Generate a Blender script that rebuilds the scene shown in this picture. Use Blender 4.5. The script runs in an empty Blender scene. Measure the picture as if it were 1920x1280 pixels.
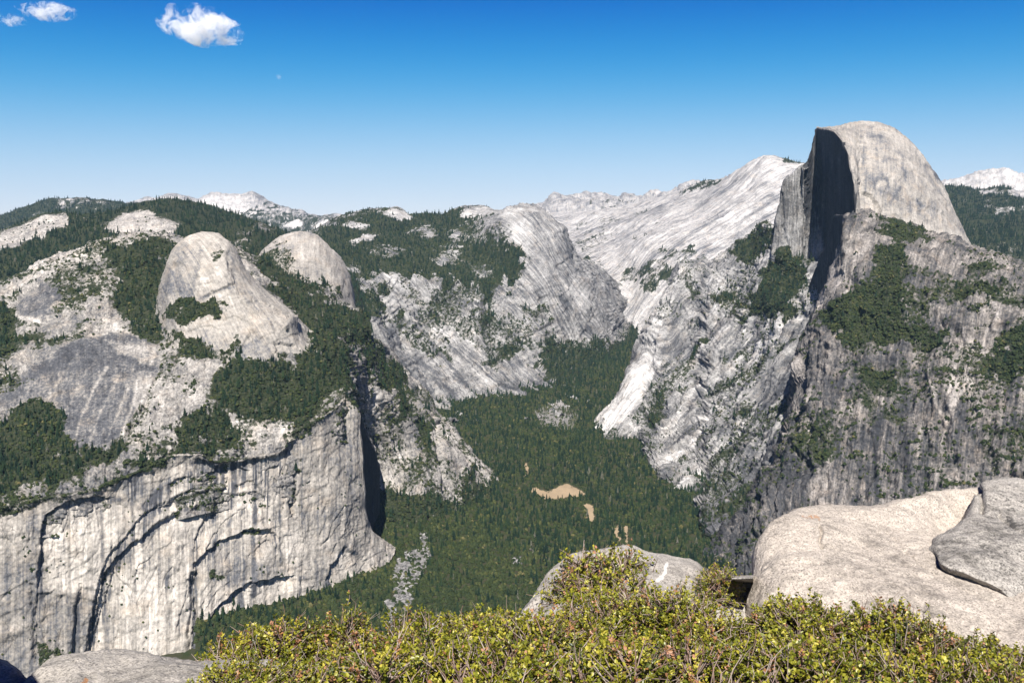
import bpy, math, random
import numpy as np
from mathutils import Vector, Matrix
from mathutils.bvhtree import BVHTree

SC = bpy.context.scene
COL = SC.collection
R = math.radians

# ------------------------------------------------------------------ camera, sky, sun
FPX = 1615.0                     # focal length in pixels of the 1920 wide photograph
PITCH = R(5.8)
CAM = np.array([0.0, 0.0, 990.0])  # eye on the cliff top, the valley floor at about z = 0
cd = bpy.data.cameras.new('camera'); cam = bpy.data.objects.new('camera', cd); COL.objects.link(cam)
cd.sensor_width = 36.0; cd.lens = 36.0 * FPX / 1920.0
cd.clip_start = 0.1; cd.clip_end = 90000.0
cam.location = CAM; cam.rotation_euler = (math.pi / 2 - PITCH, 0, 0)
SC.camera = cam

SKY, EXPO = 0.08, 1.1
SUN_EL, SUN_AZ = R(50), R(183)   # azimuth clockwise from the view direction (+Y)
sun_dir = Vector((math.sin(SUN_AZ) * math.cos(SUN_EL), math.cos(SUN_AZ) * math.cos(SUN_EL), math.sin(SUN_EL)))
sl = bpy.data.lights.new('sun', 'SUN'); sun = bpy.data.objects.new('sun', sl); COL.objects.link(sun)
sl.energy = 5.0; sl.angle = R(0.5); sl.color = (1.0, 0.95, 0.885)
sun.rotation_euler = sun_dir.to_track_quat('Z', 'Y').to_euler()
sun.location = (0, -50, 1100)

world = bpy.data.worlds.new('World'); SC.world = world; world.use_nodes = True
wn = world.node_tree.nodes; wl = world.node_tree.links
wn.clear()
wo = wn.new('ShaderNodeOutputWorld'); bg = wn.new('ShaderNodeBackground'); sky = wn.new('ShaderNodeTexSky')
sky.sky_type = 'NISHITA'; sky.sun_disc = False; sky.sun_elevation = SUN_EL; sky.sun_rotation = SUN_AZ
sky.altitude = 2200; sky.air_density = 1.0; sky.dust_density = 0.3; sky.ozone_density = 3.0
# the thin, deep blue sky of 2200 m: each channel falls off faster towards the zenith
sep = wn.new('ShaderNodeSeparateColor'); comb = wn.new('ShaderNodeCombineColor'); wl.new(sky.outputs[0], sep.inputs[0])
for i, (n0, k, g) in enumerate(((2.02, 0.40, 0.96), (2.03, 0.315, 1.0), (2.20, 0.36, 1.03))):
    chain = sep.outputs[i]
    for op, v in (('SUBTRACT', n0), ('SMOOTH_MAX', 0.0), ('MULTIPLY', -k), ('EXPONENT', 0), ('MULTIPLY', -1), ('ADD', 1), ('MULTIPLY', g / (SKY * 2 ** EXPO))):
        nd = wn.new('ShaderNodeMath'); nd.operation = op; nd.inputs[1].default_value = v; nd.inputs[2].default_value = 0.9; wl.new(chain, nd.inputs[0]); chain = nd.outputs[0]
    wl.new(chain, comb.inputs[i])
wl.new(comb.outputs[0], bg.inputs[0])
bg.inputs[1].default_value = SKY
wl.new(bg.outputs[0], wo.inputs[0])
SC.view_settings.view_transform = 'Standard'; SC.view_settings.look = 'None'
SC.view_settings.exposure = EXPO; SC.view_settings.gamma = 1.0
SC.render.engine = 'CYCLES'
SC.cycles.use_denoising = True
SC.cycles.max_bounces = 12; SC.cycles.diffuse_bounces = 3; SC.cycles.volume_bounces = 10
SC.cycles.transparent_max_bounces = 16
HAZE = 0.000010

# ------------------------------------------------------------------ maths helpers
cp, sp = math.cos(PITCH), math.sin(PITCH)
def unproj(px, py, Y):
    """World point seen at pixel (px, py) of the photograph at forward distance Y (arrays welcome)."""
    a = (np.asarray(px, float) - 960) / FPX; v = (640 - np.asarray(py, float)) / FPX
    dy = cp + v * sp; dz = -sp + v * cp
    k = np.asarray(Y, float) / dy
    return np.stack(np.broadcast_arrays(a * k, dy * k, dz * k), -1) + CAM
def proj(p):
    d = p - CAM
    dep = d[..., 1] * cp - d[..., 2] * sp; up = d[..., 1] * sp + d[..., 2] * cp
    return 960 + FPX * d[..., 0] / dep, 640 - FPX * up / dep

def h01(ix, iy, iz, seed):
    n = (ix.astype(np.int64) * 374761393 + iy.astype(np.int64) * 668265263 + iz.astype(np.int64) * 2147483647 + seed * 1274126177) & 0xffffffff
    n = ((n ^ (n >> 13)) * 1274126177) & 0xffffffff
    n = ((n ^ (n >> 16)) * 2246822519) & 0xffffffff
    return ((n ^ (n >> 15)) & 0xffffff) / float(0xffffff)
def vnoise(x, y, z, seed=0):
    ix, iy, iz = np.floor(x), np.floor(y), np.floor(z)
    fx, fy, fz = x - ix, y - iy, z - iz
    fx = fx * fx * fx * (fx * (fx * 6 - 15) + 10); fy = fy * fy * fy * (fy * (fy * 6 - 15) + 10); fz = fz * fz * fz * (fz * (fz * 6 - 15) + 10)
    r = 0
    for dx in (0, 1):
        for dy in (0, 1):
            for dz in (0, 1):
                w = (fx if dx else 1 - fx) * (fy if dy else 1 - fy) * (fz if dz else 1 - fz)
                r = r + w * h01(ix + dx, iy + dy, iz + dz, seed)
    return r * 2 - 1
def fbm(x, y, z, oct=4, seed=0, gain=0.5, ridged=False):
    r, a, s = 0, 1.0, 0
    for o in range(oct):
        n = vnoise(x + 17.3 * o, y - 9.1 * o, z + 4.7 * o, seed + o)
        r = r + a * ((1 - 2 * np.abs(n)) if ridged else n); s += a
        x, y, z, a = x * 2.03, y * 2.03, z * 2.03, a * gain
    return r / s
def cells(u, v, seed=0):
    """2-D Voronoi: random value of the nearest cell and distance difference to the second nearest."""
    iu, iv = np.floor(u), np.floor(v)
    b1 = np.full(u.shape, 9.0); b2 = np.full(u.shape, 9.0); val = np.zeros(u.shape)
    for a in (-1, 0, 1):
        for b in (-1, 0, 1):
            cu, cv = iu + a, iv + b
            o = np.zeros_like(cu)
            d = np.hypot(cu + h01(cu, cv, o, seed) - u, cv + h01(cu, cv, o + 1, seed) - v)
            r = h01(cu, cv, o + 2, seed)
            near = d < b1
            b2 = np.where(near, b1, np.minimum(b2, d)); val = np.where(near, r, val); b1 = np.where(near, d, b1)
    return val * 2 - 1, b2 - b1
def sstep(e0, e1, x):
    t = np.clip((x - e0) / (e1 - e0), 0, 1); return t * t * (3 - 2 * t)
def pchip(xk, yk, x):
    xk = np.asarray(xk, float); yk = np.asarray(yk, float)
    if len(xk) == 1: return np.full(np.shape(x), yk[0])
    h = np.diff(xk); d = np.diff(yk) / h
    m = np.zeros_like(yk)
    if len(xk) > 2:
        w1 = 2 * h[1:] + h[:-1]; w2 = h[1:] + 2 * h[:-1]
        ok = d[:-1] * d[1:] > 0
        with np.errstate(divide='ignore', invalid='ignore'):
            mm = (w1 + w2) / (w1 / d[:-1] + w2 / d[1:])
        m[1:-1] = np.where(ok, mm, 0)
    m[0], m[-1] = d[0], d[-1]
    x = np.clip(x, xk[0], xk[-1]); i = np.clip(np.searchsorted(xk, x) - 1, 0, len(h) - 1)
    t = (x - xk[i]) / h[i]
    return ((1 + 2 * t) * (1 - t) ** 2 * yk[i] + t * (1 - t) ** 2 * h[i] * m[i] + t * t * (3 - 2 * t) * yk[i + 1] + t * t * (t - 1) * h[i] * m[i + 1])
def sd_poly(px, py, poly):
    """Signed pixel distance to a polygon, negative inside."""
    n = len(poly); d = np.full(px.shape, 1e9); ins = np.zeros(px.shape, bool)
    for i in range(n):
        ax, ay = poly[i]; bx, by = poly[(i + 1) % n]
        ex, ey = bx - ax, by - ay; L = ex * ex + ey * ey + 1e-9
        t = np.clip(((px - ax) * ex + (py - ay) * ey) / L, 0, 1)
        d = np.minimum(d, np.hypot(px - ax - t * ex, py - ay - t * ey))
        c = ((ay > py) != (by > py))
        with np.errstate(divide='ignore', invalid='ignore'):
            xi = (bx - ax) * (py - ay) / (by - ay + 1e-12) + ax
        ins ^= c & (px < xi)
    return np.where(ins, -d, d)
def sd_line(px, py, line):
    """Distance to a polyline, side (+1 = right-hand side of its direction) and position along it 0..1."""
    d = np.full(px.shape, 1e9); side = np.zeros(px.shape); al = np.zeros(px.shape)
    n = len(line) - 1
    for i in range(n):
        ax, ay = line[i]; bx, by = line[i + 1]
        ex, ey = bx - ax, by - ay; L = ex * ex + ey * ey + 1e-9
        t = np.clip(((px - ax) * ex + (py - ay) * ey) / L, 0, 1)
        q = np.hypot(px - ax - t * ex, py - ay - t * ey)
        s = np.sign((px - ax) * (-ey) + (py - ay) * ex)
        near = q < d
        d = np.where(near, q, d); side = np.where(near, s, side); al = np.where(near, (i + t) / n, al)
    return d, side, al

def set_props(o, label=None, cat=None, group=None, kind=None):
    if label: o['label'] = label
    if cat: o['category'] = cat
    if group: o['group'] = group
    if kind: o['kind'] = kind
    return o
def np_mesh(name, verts, faces, mat=None, attrs=None, uv=None, smooth=True):
    """verts (n,3), faces (m,3|4) arrays or a list of such arrays -> mesh datablock."""
    if not isinstance(faces, list): faces = [faces]
    me = bpy.data.meshes.new(name)
    me.vertices.add(len(verts)); me.vertices.foreach_set('co', np.ascontiguousarray(verts, np.float32).ravel())
    idx = np.concatenate([f.ravel() for f in faces]).astype(np.int32)
    tot = np.concatenate([np.full(len(f), f.shape[1], np.int32) for f in faces])
    st = np.concatenate([[0], np.cumsum(tot)[:-1]]).astype(np.int32)
    me.loops.add(len(idx)); me.loops.foreach_set('vertex_index', idx)
    me.polygons.add(len(tot)); me.polygons.foreach_set('loop_start', st)
    try: me.polygons.foreach_set('loop_total', tot)
    except Exception: pass
    me.update(calc_edges=True)
    me.polygons.foreach_set('use_smooth', np.full(len(tot), smooth, bool))
    for k, a in (attrs or {}).items():
        at = me.attributes.new(k, 'FLOAT', 'POINT'); at.data.foreach_set('value', np.ascontiguousarray(a, np.float32).ravel())
    if uv is not None:
        l = me.uv_layers.new(name='surf'); l.data.foreach_set('uv', np.ascontiguousarray(uv[idx], np.float32).ravel())
    if mat: me.materials.append(mat)
    me.update(); return me
def link(name, me, parent=None, loc=None):
    o = bpy.data.objects.new(name, me); COL.objects.link(o)
    if parent: o.parent = parent
    if loc is not None: o.location = loc
    return o

# ------------------------------------------------------------------ material helpers
class NT:
    def __init__(s, name):
        s.m = bpy.data.materials.new(name); s.m.use_nodes = True; s.t = s.m.node_tree; s.t.nodes.clear()
        s.out = s.t.nodes.new('ShaderNodeOutputMaterial')
    def n(s, typ, ins=None, **kw):
        nd = s.t.nodes.new(typ)
        for k, v in kw.items(): setattr(nd, k, v)
        for k, v in (ins or {}).items(): s.put(nd.inputs[k], v)
        return nd
    def put(s, sock, v):
        if isinstance(v, bpy.types.NodeSocket): s.t.links.new(v, sock)
        elif isinstance(v, bpy.types.Node): s.t.links.new(v.outputs[0], sock)
        else:
            if hasattr(sock.default_value, '__len__') and hasattr(v, '__len__') and len(v) == 3 and len(sock.default_value) == 4: v = (*v, 1)
            sock.default_value = v
    def math(s, op, a, b=0.0, c=0.0, clamp=False):
        nd = s.t.nodes.new('ShaderNodeMath'); nd.operation = op; nd.use_clamp = clamp
        s.put(nd.inputs[0], a); s.put(nd.inputs[1], b); s.put(nd.inputs[2], c); return nd.outputs[0]
    def noise(s, vec, scale, detail=4, rough=0.55, dist=0.0):
        nd = s.n('ShaderNodeTexNoise', {'Vector': vec, 'Scale': scale, 'Detail': detail, 'Roughness': rough, 'Distortion': dist}); return nd.outputs[0]
    def mapping(s, vec, scale, rot=(0, 0, 0)):
        return s.n('ShaderNodeMapping', {'Vector': vec, 'Scale': scale, 'Rotation': rot}).outputs[0]
    def ramp(s, f, stops, interp='LINEAR'):
        nd = s.t.nodes.new('ShaderNodeValToRGB'); r = nd.color_ramp; r.interpolation = interp
        while len(r.elements) > 1: r.elements.remove(r.elements[-1])
        for i, (p, c) in enumerate(stops):
            e = r.elements[0] if i == 0 else r.elements.new(p)
            e.position = p; e.color = (*c, 1) if hasattr(c, '__len__') else (c, c, c, 1)
        s.put(nd.inputs[0], f); return nd.outputs[0]
    def mix(s, f, a, b, typ='MIX'):
        nd = s.t.nodes.new('ShaderNodeMix'); nd.data_type = 'RGBA'; nd.blend_type = typ; nd.clamp_factor = True
        s.put(nd.inputs[0], f); s.put(nd.inputs[6], a); s.put(nd.inputs[7], b); return nd.outputs[2]
    def attr(s, name): return s.n('ShaderNodeAttribute', attribute_name=name).outputs['Fac']
    def bsdf(s, col, rough=0.9, normal=None, spec=0.2, **kw):
        b = s.n('ShaderNodeBsdfPrincipled', {'Base Color': col, 'Roughness': rough, 'Specular IOR Level': spec, **kw})
        if normal is not None: s.put(b.inputs['Normal'], normal)
        return b
    def surface(s, b): s.t.links.new(b.outputs[0], s.out.inputs['Surface']); return s.m

def rock_material(name, dark=0.15, mid=0.34, light=0.50, tint=(1.0, 0.97, 0.93), streak=0.35, su=9.0, sv=170.0,
                  blotch=0.35, grain=0.45, crack=0.6, cu=30.0, cv=80.0, rot=0.0, bump=2.2, patch=0.6, pv=60.0, K=0.74):
    dark, mid, light = dark * K, mid * K, light * K
    """Weathered granite: blotches, streaks along the fall line, grain, joints; 'veg', 'tone' and 'stain' attributes paint its cover."""
    t = NT(name)
    pos = t.n('ShaderNodeTexCoord').outputs['Object']
    uv = t.n('ShaderNodeUVMap', uv_map='surf').outputs[0]
    ur = t.mapping(uv, (1, 1, 1), (0, 0, rot)) if rot else uv
    A = t.noise(pos, 1 / 130.0, 6, 0.6)
    us = t.mapping(ur, (1 / su, 1 / sv, 1))
    B = t.noise(us, 1.0, 5, 0.62, 0.04)
    us2 = t.mapping(ur, (3.1 / su, 2.3 / sv, 1))
    B2 = t.noise(us2, 1.0, 4, 0.6, 0.05)
    C = t.noise(pos, 1 / 8.0, 6, 0.68)
    f = t.math('MULTIPLY_ADD', t.math('SUBTRACT', A, 0.5), blotch * 3.2, 0.46)
    f = t.math('MULTIPLY_ADD', t.math('SUBTRACT', B, 0.5), streak * 3.2, f)
    f = t.math('MULTIPLY_ADD', t.math('SUBTRACT', B2, 0.5), streak * 1.6, f)
    f = t.math('MULTIPLY_ADD', t.math('SUBTRACT', C, 0.5), grain * 3.6, f)
    E = t.noise(pos, 1 / 30.0, 6, 0.7)
    f = t.math('MULTIPLY_ADD', t.math('SUBTRACT', E, 0.5), grain * 1.5, f)
    f = t.math('MULTIPLY_ADD', t.attr('tone'), 0.75, f)
    B3 = t.noise(t.mapping(ur, (1 / 16.0, 1 / 420.0, 1)), 1.0, 5, 0.6, 0.1)
    stn = t.math('MULTIPLY', t.attr('stain'), t.math('MAXIMUM', t.ramp(B3, [(0.46, 0.0), (0.56, 1.0)]), t.math('MULTIPLY', t.ramp(B2, [(0.5, 0.0), (0.6, 1.0)]), 0.6)))
    f = t.math('MULTIPLY_ADD', stn, -0.75, f, clamp=True)
    D = lambda k: tuple(k * c for c in tint)
    col = t.ramp(f, [(0.0, tuple(dark * .55 * c for c in (0.95, 0.98, 1.08))), (0.25, tuple(dark * c for c in (0.97, 0.98, 1.03))), (0.5, D(mid)), (0.75, D(light)), (1.0, D(min(0.82, light * 1.45)))])
    pk = t.noise(pos, 1 / 26.0, 9, 0.74, 0.2); pk2 = t.noise(t.mapping(ur, (1 / 17.0, 1 / pv, 1)), 1.0, 8, 0.68, 0.08)
    col = t.mix(t.math('MULTIPLY', t.ramp(pk, [(0.53, 0.0), (0.60, 1.0)]), patch), col, t.mix(1.0, col, (0.42, 0.43, 0.45), 'MULTIPLY'))
    col = t.mix(t.math('MULTIPLY', t.ramp(pk2, [(0.38, 1.0), (0.45, 0.0)]), patch), col, t.mix(1.0, col, (0.50, 0.51, 0.53), 'MULTIPLY'))
    col = t.mix(t.math('MULTIPLY', t.ramp(pk2, [(0.57, 0.0), (0.66, 1.0)]), patch), col, t.mix(1.0, col, (1.45, 1.42, 1.38), 'MULTIPLY'))
    warm = t.ramp(t.noise(pos, 1 / 60.0, 4, 0.6), [(0.52, 0.0), (0.72, 0.45)])
    col = t.mix(warm, col, t.mix(1.0, col, (1.0, 0.86, 0.72), 'MULTIPLY'))
    dv = t.n('ShaderNodeVectorMath', {0: t.mapping(ur, (1 / cu, 1 / cv, 1)), 1: t.n('ShaderNodeVectorMath', {0: t.n('ShaderNodeTexNoise', {'Vector': pos, 'Scale': 1 / 25.0, 'Detail': 3}).outputs['Color'], 1: (0.9, 0.9, 0.9)}, operation='MULTIPLY').outputs[0]}, operation='ADD').outputs[0]
    V = t.n('ShaderNodeTexVoronoi', {'Vector': dv, 'Scale': 1.0}, feature='DISTANCE_TO_EDGE', voronoi_dimensions='2D').outputs['Distance']
    ck = t.ramp(V, [(0.0, 1.0), (0.045, 0.0)])
    ckm = t.math('MULTIPLY', ck, t.ramp(t.noise(pos, 1 / 70.0, 3), [(0.45, 0.0), (0.62, crack)]))
    col = t.mix(ckm, col, t.mix(1.0, col, (0.25, 0.25, 0.27), 'MULTIPLY'))
    vg = t.math('ADD', t.attr('veg'), t.math('MULTIPLY_ADD', t.noise(pos, 1 / 14.0, 5, 0.7), 1.3, -0.65))
    vgm = t.ramp(vg, [(0.42, 0.0), (0.58, 1.0)])
    vcol = t.ramp(t.noise(pos, 1 / 11.0, 4, 0.65), [(0.3, (0.012, 0.018, 0.010)), (0.55, (0.026, 0.032, 0.016)), (0.75, (0.07, 0.062, 0.04))])
    col = t.mix(vgm, col, vcol)
    hgt = t.math('MULTIPLY_ADD', pk, 1.2, C)
    VF = t.n('ShaderNodeTexVoronoi', {'Vector': dv, 'Scale': 2.3}, feature='F1', voronoi_dimensions='2D')
    hgt = t.math('MULTIPLY_ADD', t.n('ShaderNodeSeparateColor', {0: VF.outputs['Color']}).outputs[0], 0.55, hgt)
    hgt = t.math('MULTIPLY_ADD', E, 1.6, hgt)
    hgt = t.math('MULTIPLY_ADD', ckm, -0.7, hgt)
    bm = t.n('ShaderNodeBump', {'Height': hgt, 'Strength': 1.0, 'Distance': bump})
    return t.surface(t.bsdf(col, 0.92, bm.outputs[0], 0.12))

def ground_material(name, dirt, green, tan):
    t = NT(name); pos = t.n('ShaderNodeTexCoord').outputs['Object']
    n1 = t.noise(pos, 1 / 40.0, 5, 0.65); n2 = t.noise(pos, 1 / 7.0, 5, 0.7)
    col = t.mix(t.ramp(n1, [(0.4, 0), (0.65, 1)]), dirt, green)
    col = t.mix(t.math('MULTIPLY', n2, 0.5), col, (0.02, 0.03, 0.012))
    tt = t.math('ADD', t.attr('tone'), t.math('MULTIPLY_ADD', n2, 0.9, -0.45))
    col = t.mix(t.ramp(tt, [(0.42, 0), (0.55, 1)]), col, t.mix(n1, tan, tuple(c * 0.62 for c in tan)))
    st = t.math('ADD', t.attr('stain'), t.math('MULTIPLY_ADD', n2, 0.9, -0.45))
    col = t.mix(t.ramp(st, [(0.42, 0), (0.55, 1)]), col, t.mix(n2, (0.08, 0.08, 0.07), (0.20, 0.19, 0.185)))
    bm = t.n('ShaderNodeBump', {'Height': n2, 'Strength': 0.8, 'Distance': 2.0})
    return t.surface(t.bsdf(col, 0.95, bm.outputs[0], 0.1))

def foliage_material(name, stops, rough=0.7, spec=0.2, scale=None):
    t = NT(name)
    col = t.ramp(t.attr('tint'), stops)
    if scale:
        pos = t.n('ShaderNodeTexCoord').outputs['Object']
        col = t.mix(t.ramp(t.noise(pos, scale, 3, 0.6), [(0.35, 0.0), (0.7, 0.6)]), col, t.mix(1.0, col, (0.5, 0.55, 0.5), 'MULTIPLY'))
    return t.surface(t.bsdf(col, rough, None, spec))

# ------------------------------------------------------------------ lofted landforms
LAND = {}
class Land: pass
def loft(rails, x0, x1, step=1.9, vstep=1.9, back=None, backrows=5):
    """Rails run from the foot to the crest: lists of (px, py, Y). back = (rise of Y, ...) continues over the crest and down behind it."""
    cols = np.arange(x0, x1 + step * .5, step)
    PY = [pchip([p[0] for p in r], [p[1] for p in r], cols) for r in rails]
    YY = [pchip([p[0] for p in r], [p[2] for p in r], cols) for r in rails]
    nfront = len(rails)
    if back:
        for dpy, dY in back: PY.append(PY[nfront - 1] + dpy); YY.append(YY[nfront - 1] + dY)
    PY = np.array(PY); YY = np.array(YY)
    K = len(PY); ts = []
    for k in range(K - 1):
        n = max(3, int(np.ceil(np.percentile(np.abs(PY[k + 1] - PY[k]), 90) / vstep))) if k < nfront - 1 else backrows
        ts.append(k + np.arange(n) / n)
    ts = np.concatenate(ts + [[K - 1.0]])
    kk = np.arange(K)
    h = np.diff(PY, axis=0), np.diff(YY, axis=0)
    def ev(A, d):
        m = np.zeros_like(A); m[0], m[-1] = d[0], d[-1]
        if K > 2:
            a, b = d[:-1], d[1:]
            with np.errstate(divide='ignore', invalid='ignore'): mm = 2 * a * b / (a + b)
            m[1:-1] = np.where(a * b > 0, mm, 0)
        i = np.clip(ts.astype(int), 0, K - 2); t = (ts - i)[:, None]
        return (1 + 2 * t) * (1 - t) ** 2 * A[i] + t * (1 - t) ** 2 * m[i] + t * t * (3 - 2 * t) * A[i + 1] + t * t * (t - 1) * m[i + 1]
    py = ev(PY, h[0]); Y = ev(YY, h[1])
    px = np.broadcast_to(cols, py.shape).copy()
    P = unproj(px, py, Y)
    L = Land(); L.P = P; L.px = px; L.py = py; L.front = ts <= nfront - 1 + 1e-6
    du = np.linalg.norm(np.diff(P, axis=1), axis=2); dv = np.linalg.norm(np.diff(P, axis=0), axis=2)
    um = np.concatenate([[0], np.cumsum(np.median(du, 0))])
    L.U = np.broadcast_to(um, py.shape).copy()
    L.V = np.concatenate([np.zeros((1, P.shape[1])), np.cumsum(dv, 0)], 0)
    L.veg = np.zeros(py.shape); L.tone = np.zeros(py.shape); L.stain = np.zeros(py.shape)
    return L
def normals(P):
    gu = np.gradient(P, axis=1); gv = np.gradient(P, axis=0)
    n = np.cross(gu, gv); n /= np.linalg.norm(n, axis=2, keepdims=True) + 1e-9
    return n
def displace(L, big=(0, 200), mid=(0, 60), small=(0, 18), tiny=(0, 7), gully=None, blocks=None, terr=None, rot=0.0, seed=0, strokes=(), grooves=(), mask=None):
    P = L.P; x, y, z = P[..., 0], P[..., 1], P[..., 2]
    d = np.zeros(x.shape)
    if big[0]: d += big[0] * fbm(x / big[1], y / big[1], z / big[1], 3, seed)
    if mid[0]: d += mid[0] * fbm(x / mid[1], y / mid[1], z / mid[1], 3, seed + 11, ridged=True)
    if small[0]: d += small[0] * fbm(x / small[1], y / small[1], z / small[1], 3, seed + 23, ridged=True)
    if tiny[0]: d += tiny[0] * fbm(x / tiny[1], y / tiny[1], z / tiny[1], 2, seed + 31)
    c, s = math.cos(rot), math.sin(rot)
    U, V = L.U * c - L.V * s, L.U * s + L.V * c
    w = fbm(x / 90, y / 90, z / 90, 2, seed + 41) * 25
    if gully:
        for amp, su, sv in gully:
            d += amp * fbm((U + w * .6) / su, V / sv, 0 * U + seed, 3, seed + 51, ridged=True)
    if blocks:
        for amp, su, sv in blocks:
            cv, edge = cells((U + w) / su, (V + w * .7) / sv, seed + 61 + int(su))
            d += amp * cv - amp * 0.6 * (1 - sstep(0, .12, edge))
    for amp, size in terr or ():                        # exfoliation ledges: a short overhanging riser, then a long tread
        ph = V / size + 1.3 * fbm(U / (7 * size), V / (3.5 * size), 0 * U + size, 3, seed + 81) + .25 * fbm(x / size, y / size, z / size, 2, seed + 85)
        fr = ph - np.floor(ph)
        if not hasattr(L, 'ledge'): L.ledge = 0.25 + 1.6 * sstep(.16, .22, fr) * (1 - sstep(.34, .48, fr))
        br = sstep(-.25, .25, fbm(U / (2.5 * size), V / size, 0 * U, 2, seed + 83))
        d += amp * br * (np.where(fr < .2, fr / .2, (1 - fr) / .8) - .5) * 2
    jx = 3.0 * fbm(x / 30, y / 30, z / 30, 3, seed + 71, .65) + 2.2 * cells(U / 26, V / 34, seed + 72)[0]; jy = 3.0 * fbm(x / 30, y / 30, z / 30, 3, seed + 77, .65) + 2.2 * cells(U / 22, V / 30, seed + 74)[0]
    if mask is not None: d = d * mask
    for line, rec, fall in strokes:                     # exfoliation steps: the right-hand side of the line is recessed
        q, side, al = sd_line(L.px + jx, L.py + jy, line)
        end = sstep(0, .08, al) * (1 - sstep(.92, 1, al))
        d -= rec * end * np.where(side > 0, np.exp(-q / fall), 0) * sstep(0, 1.2, np.where(side > 0, q, 0))
    for line, dep, wid in grooves:
        q, side, al = sd_line(L.px + jx, L.py + jy, line)
        d -= dep * np.exp(-(q / wid) ** 2) * sstep(0, .05, al) * (1 - sstep(.95, 1, al))
    n = normals(P)
    flip = np.sum(n * (CAM - P), axis=2)
    if np.median(flip[L.front]) < 0: n = -n
    L.P = P + n * d[..., None]
    return L
def paint(L, what, poly, val, feather=6, jit=6, seed=3, mode='max'):
    if what == 'veg' and val > 0.3: feather, jit = feather * 2.0, jit * 2.4
    x, y, z = L.P[..., 0], L.P[..., 1], L.P[..., 2]
    sc = 60.0
    jx = jit * fbm(x / sc, y / sc, z / sc, 4, seed, .65); jy = jit * fbm(x / sc + 50, y / sc, z / sc, 4, seed + 5, .65)
    m = 1 - sstep(-feather, feather, sd_poly(L.px + jx * 1.6, L.py + jy * 1.6, poly))
    A = getattr(L, what)
    if mode == 'max': A = A + m * np.maximum(val - A, 0)
    elif mode == 'add': A = A + m * val
    else: A = A * (1 - m) + val * m
    setattr(L, what, A)
def paint_line(L, what, line, val, width, jit=3, seed=9):
    x, y, z = L.P[..., 0], L.P[..., 1], L.P[..., 2]
    j = jit * fbm(x / 30, y / 30, z / 30, 3, seed)
    q, s, al = sd_line(L.px + j, L.py - j, line)
    setattr(L, what, getattr(L, what) + val * np.exp(-(q / width) ** 2))
def finish(L, key, name, mat, label, cat, kind='structure'):
    x, y, z = L.P[..., 0], L.P[..., 1], L.P[..., 2]
    L.patch = fbm(x / 260, y / 260, z / 260, 6, 400, 0.72)       # patchiness of scattered brush, at every scale from 260 m down
    L.veg = np.clip(L.veg + sstep(.12, .4, L.veg) * 0.75 * fbm(x / 95, y / 95, z / 95, 5, 420, 0.68), 0, 1)   # ragged wood edges, clearings
    wood = sstep(0.50, 0.72, L.veg)
    L.loose = sstep(0.02, 0.25, L.veg) * (1 - wood) * sstep(0.08 - 0.75 * L.veg, 0.26 - 0.75 * L.veg, L.patch)
    L.veg_shown = np.where(L.veg > 0.5, L.veg, np.minimum(L.veg * 0.9, 0.3) + 0.22 * L.loose)
    r, c = L.px.shape
    i = np.arange(r * c).reshape(r, c)
    f = np.stack([i[:-1, :-1], i[:-1, 1:], i[1:, 1:], i[1:, :-1]], -1).reshape(-1, 4)
    uv = np.stack([L.U, L.V], -1).reshape(-1, 2)
    me = np_mesh(name, L.P.reshape(-1, 3), f, mat, {'veg': L.veg_shown, 'tone': L.tone, 'stain': L.stain}, uv)
    o = link(name, me); set_props(o, label, cat, kind=kind)
    L.obj = o; L.name = key; LAND[key] = L
    L.ppx, L.ppy = proj(L.P)
    return o
BACK = lambda a: [(6, 0.6 * a), (45, 2.2 * a)]

# ================================================================== LANDFORMS
m_dome = rock_material('dome granite', 0.17, 0.33, 0.46, (1.0, 0.92, 0.82), streak=0.26, su=16, sv=190, blotch=0.34, grain=0.24, crack=0.35, cu=60, cv=140, patch=0.28)
m_dome2 = rock_material('bell dome granite', 0.17, 0.33, 0.46, (1.0, 0.92, 0.81), streak=0.30, su=13, sv=240, blotch=0.34, grain=0.26, crack=0.45, cu=50, cv=120, rot=R(-28), patch=0.35)
m_face_shade = rock_material('granite with painted shade', 0.055, 0.13, 0.32, (1.0, 0.98, 0.95), streak=0.50, su=16, sv=420, blotch=0.25, grain=0.22, crack=0.4, cu=40, cv=200)  # granite colour darkened to carry the shade of faces turned from the sun
m_cliff = rock_material('cliff granite', 0.14, 0.31, 0.50, (1.0, 0.915, 0.80), streak=0.32, su=13, sv=420, blotch=0.28, grain=0.26, patch=0.38, bump=1.6, crack=0.5, cu=26, cv=90)
m_slope = rock_material('slope granite', 0.12, 0.26, 0.44, (1.0, 0.935, 0.85), streak=0.20, su=12, sv=160, blotch=0.36, grain=0.40, crack=0.6, cu=34, cv=60)
m_slab = rock_material('slab granite', 0.12, 0.27, 0.44, (1.0, 0.97, 0.93), streak=0.46, su=15, sv=360, blotch=0.36, grain=0.24, crack=0.6, cu=30, cv=190, rot=R(38), patch=0.55, pv=170)
m_slab2 = rock_material('north slab granite', 0.12, 0.28, 0.45, (1.0, 0.97, 0.93), streak=0.42, su=15, sv=320, blotch=0.34, grain=0.26, crack=0.6, cu=30, cv=150, rot=R(-42), patch=0.5, pv=130)
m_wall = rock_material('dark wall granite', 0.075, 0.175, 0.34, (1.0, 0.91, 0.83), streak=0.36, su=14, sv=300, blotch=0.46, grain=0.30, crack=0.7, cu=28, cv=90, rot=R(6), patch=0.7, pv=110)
m_far = rock_material('far granite', 0.20, 0.40, 0.54, (1.0, 0.96, 0.92), streak=0.30, su=40, sv=500, blotch=0.34, grain=0.30, crack=0.5, cu=120, cv=300, bump=4, patch=0.5)
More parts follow.
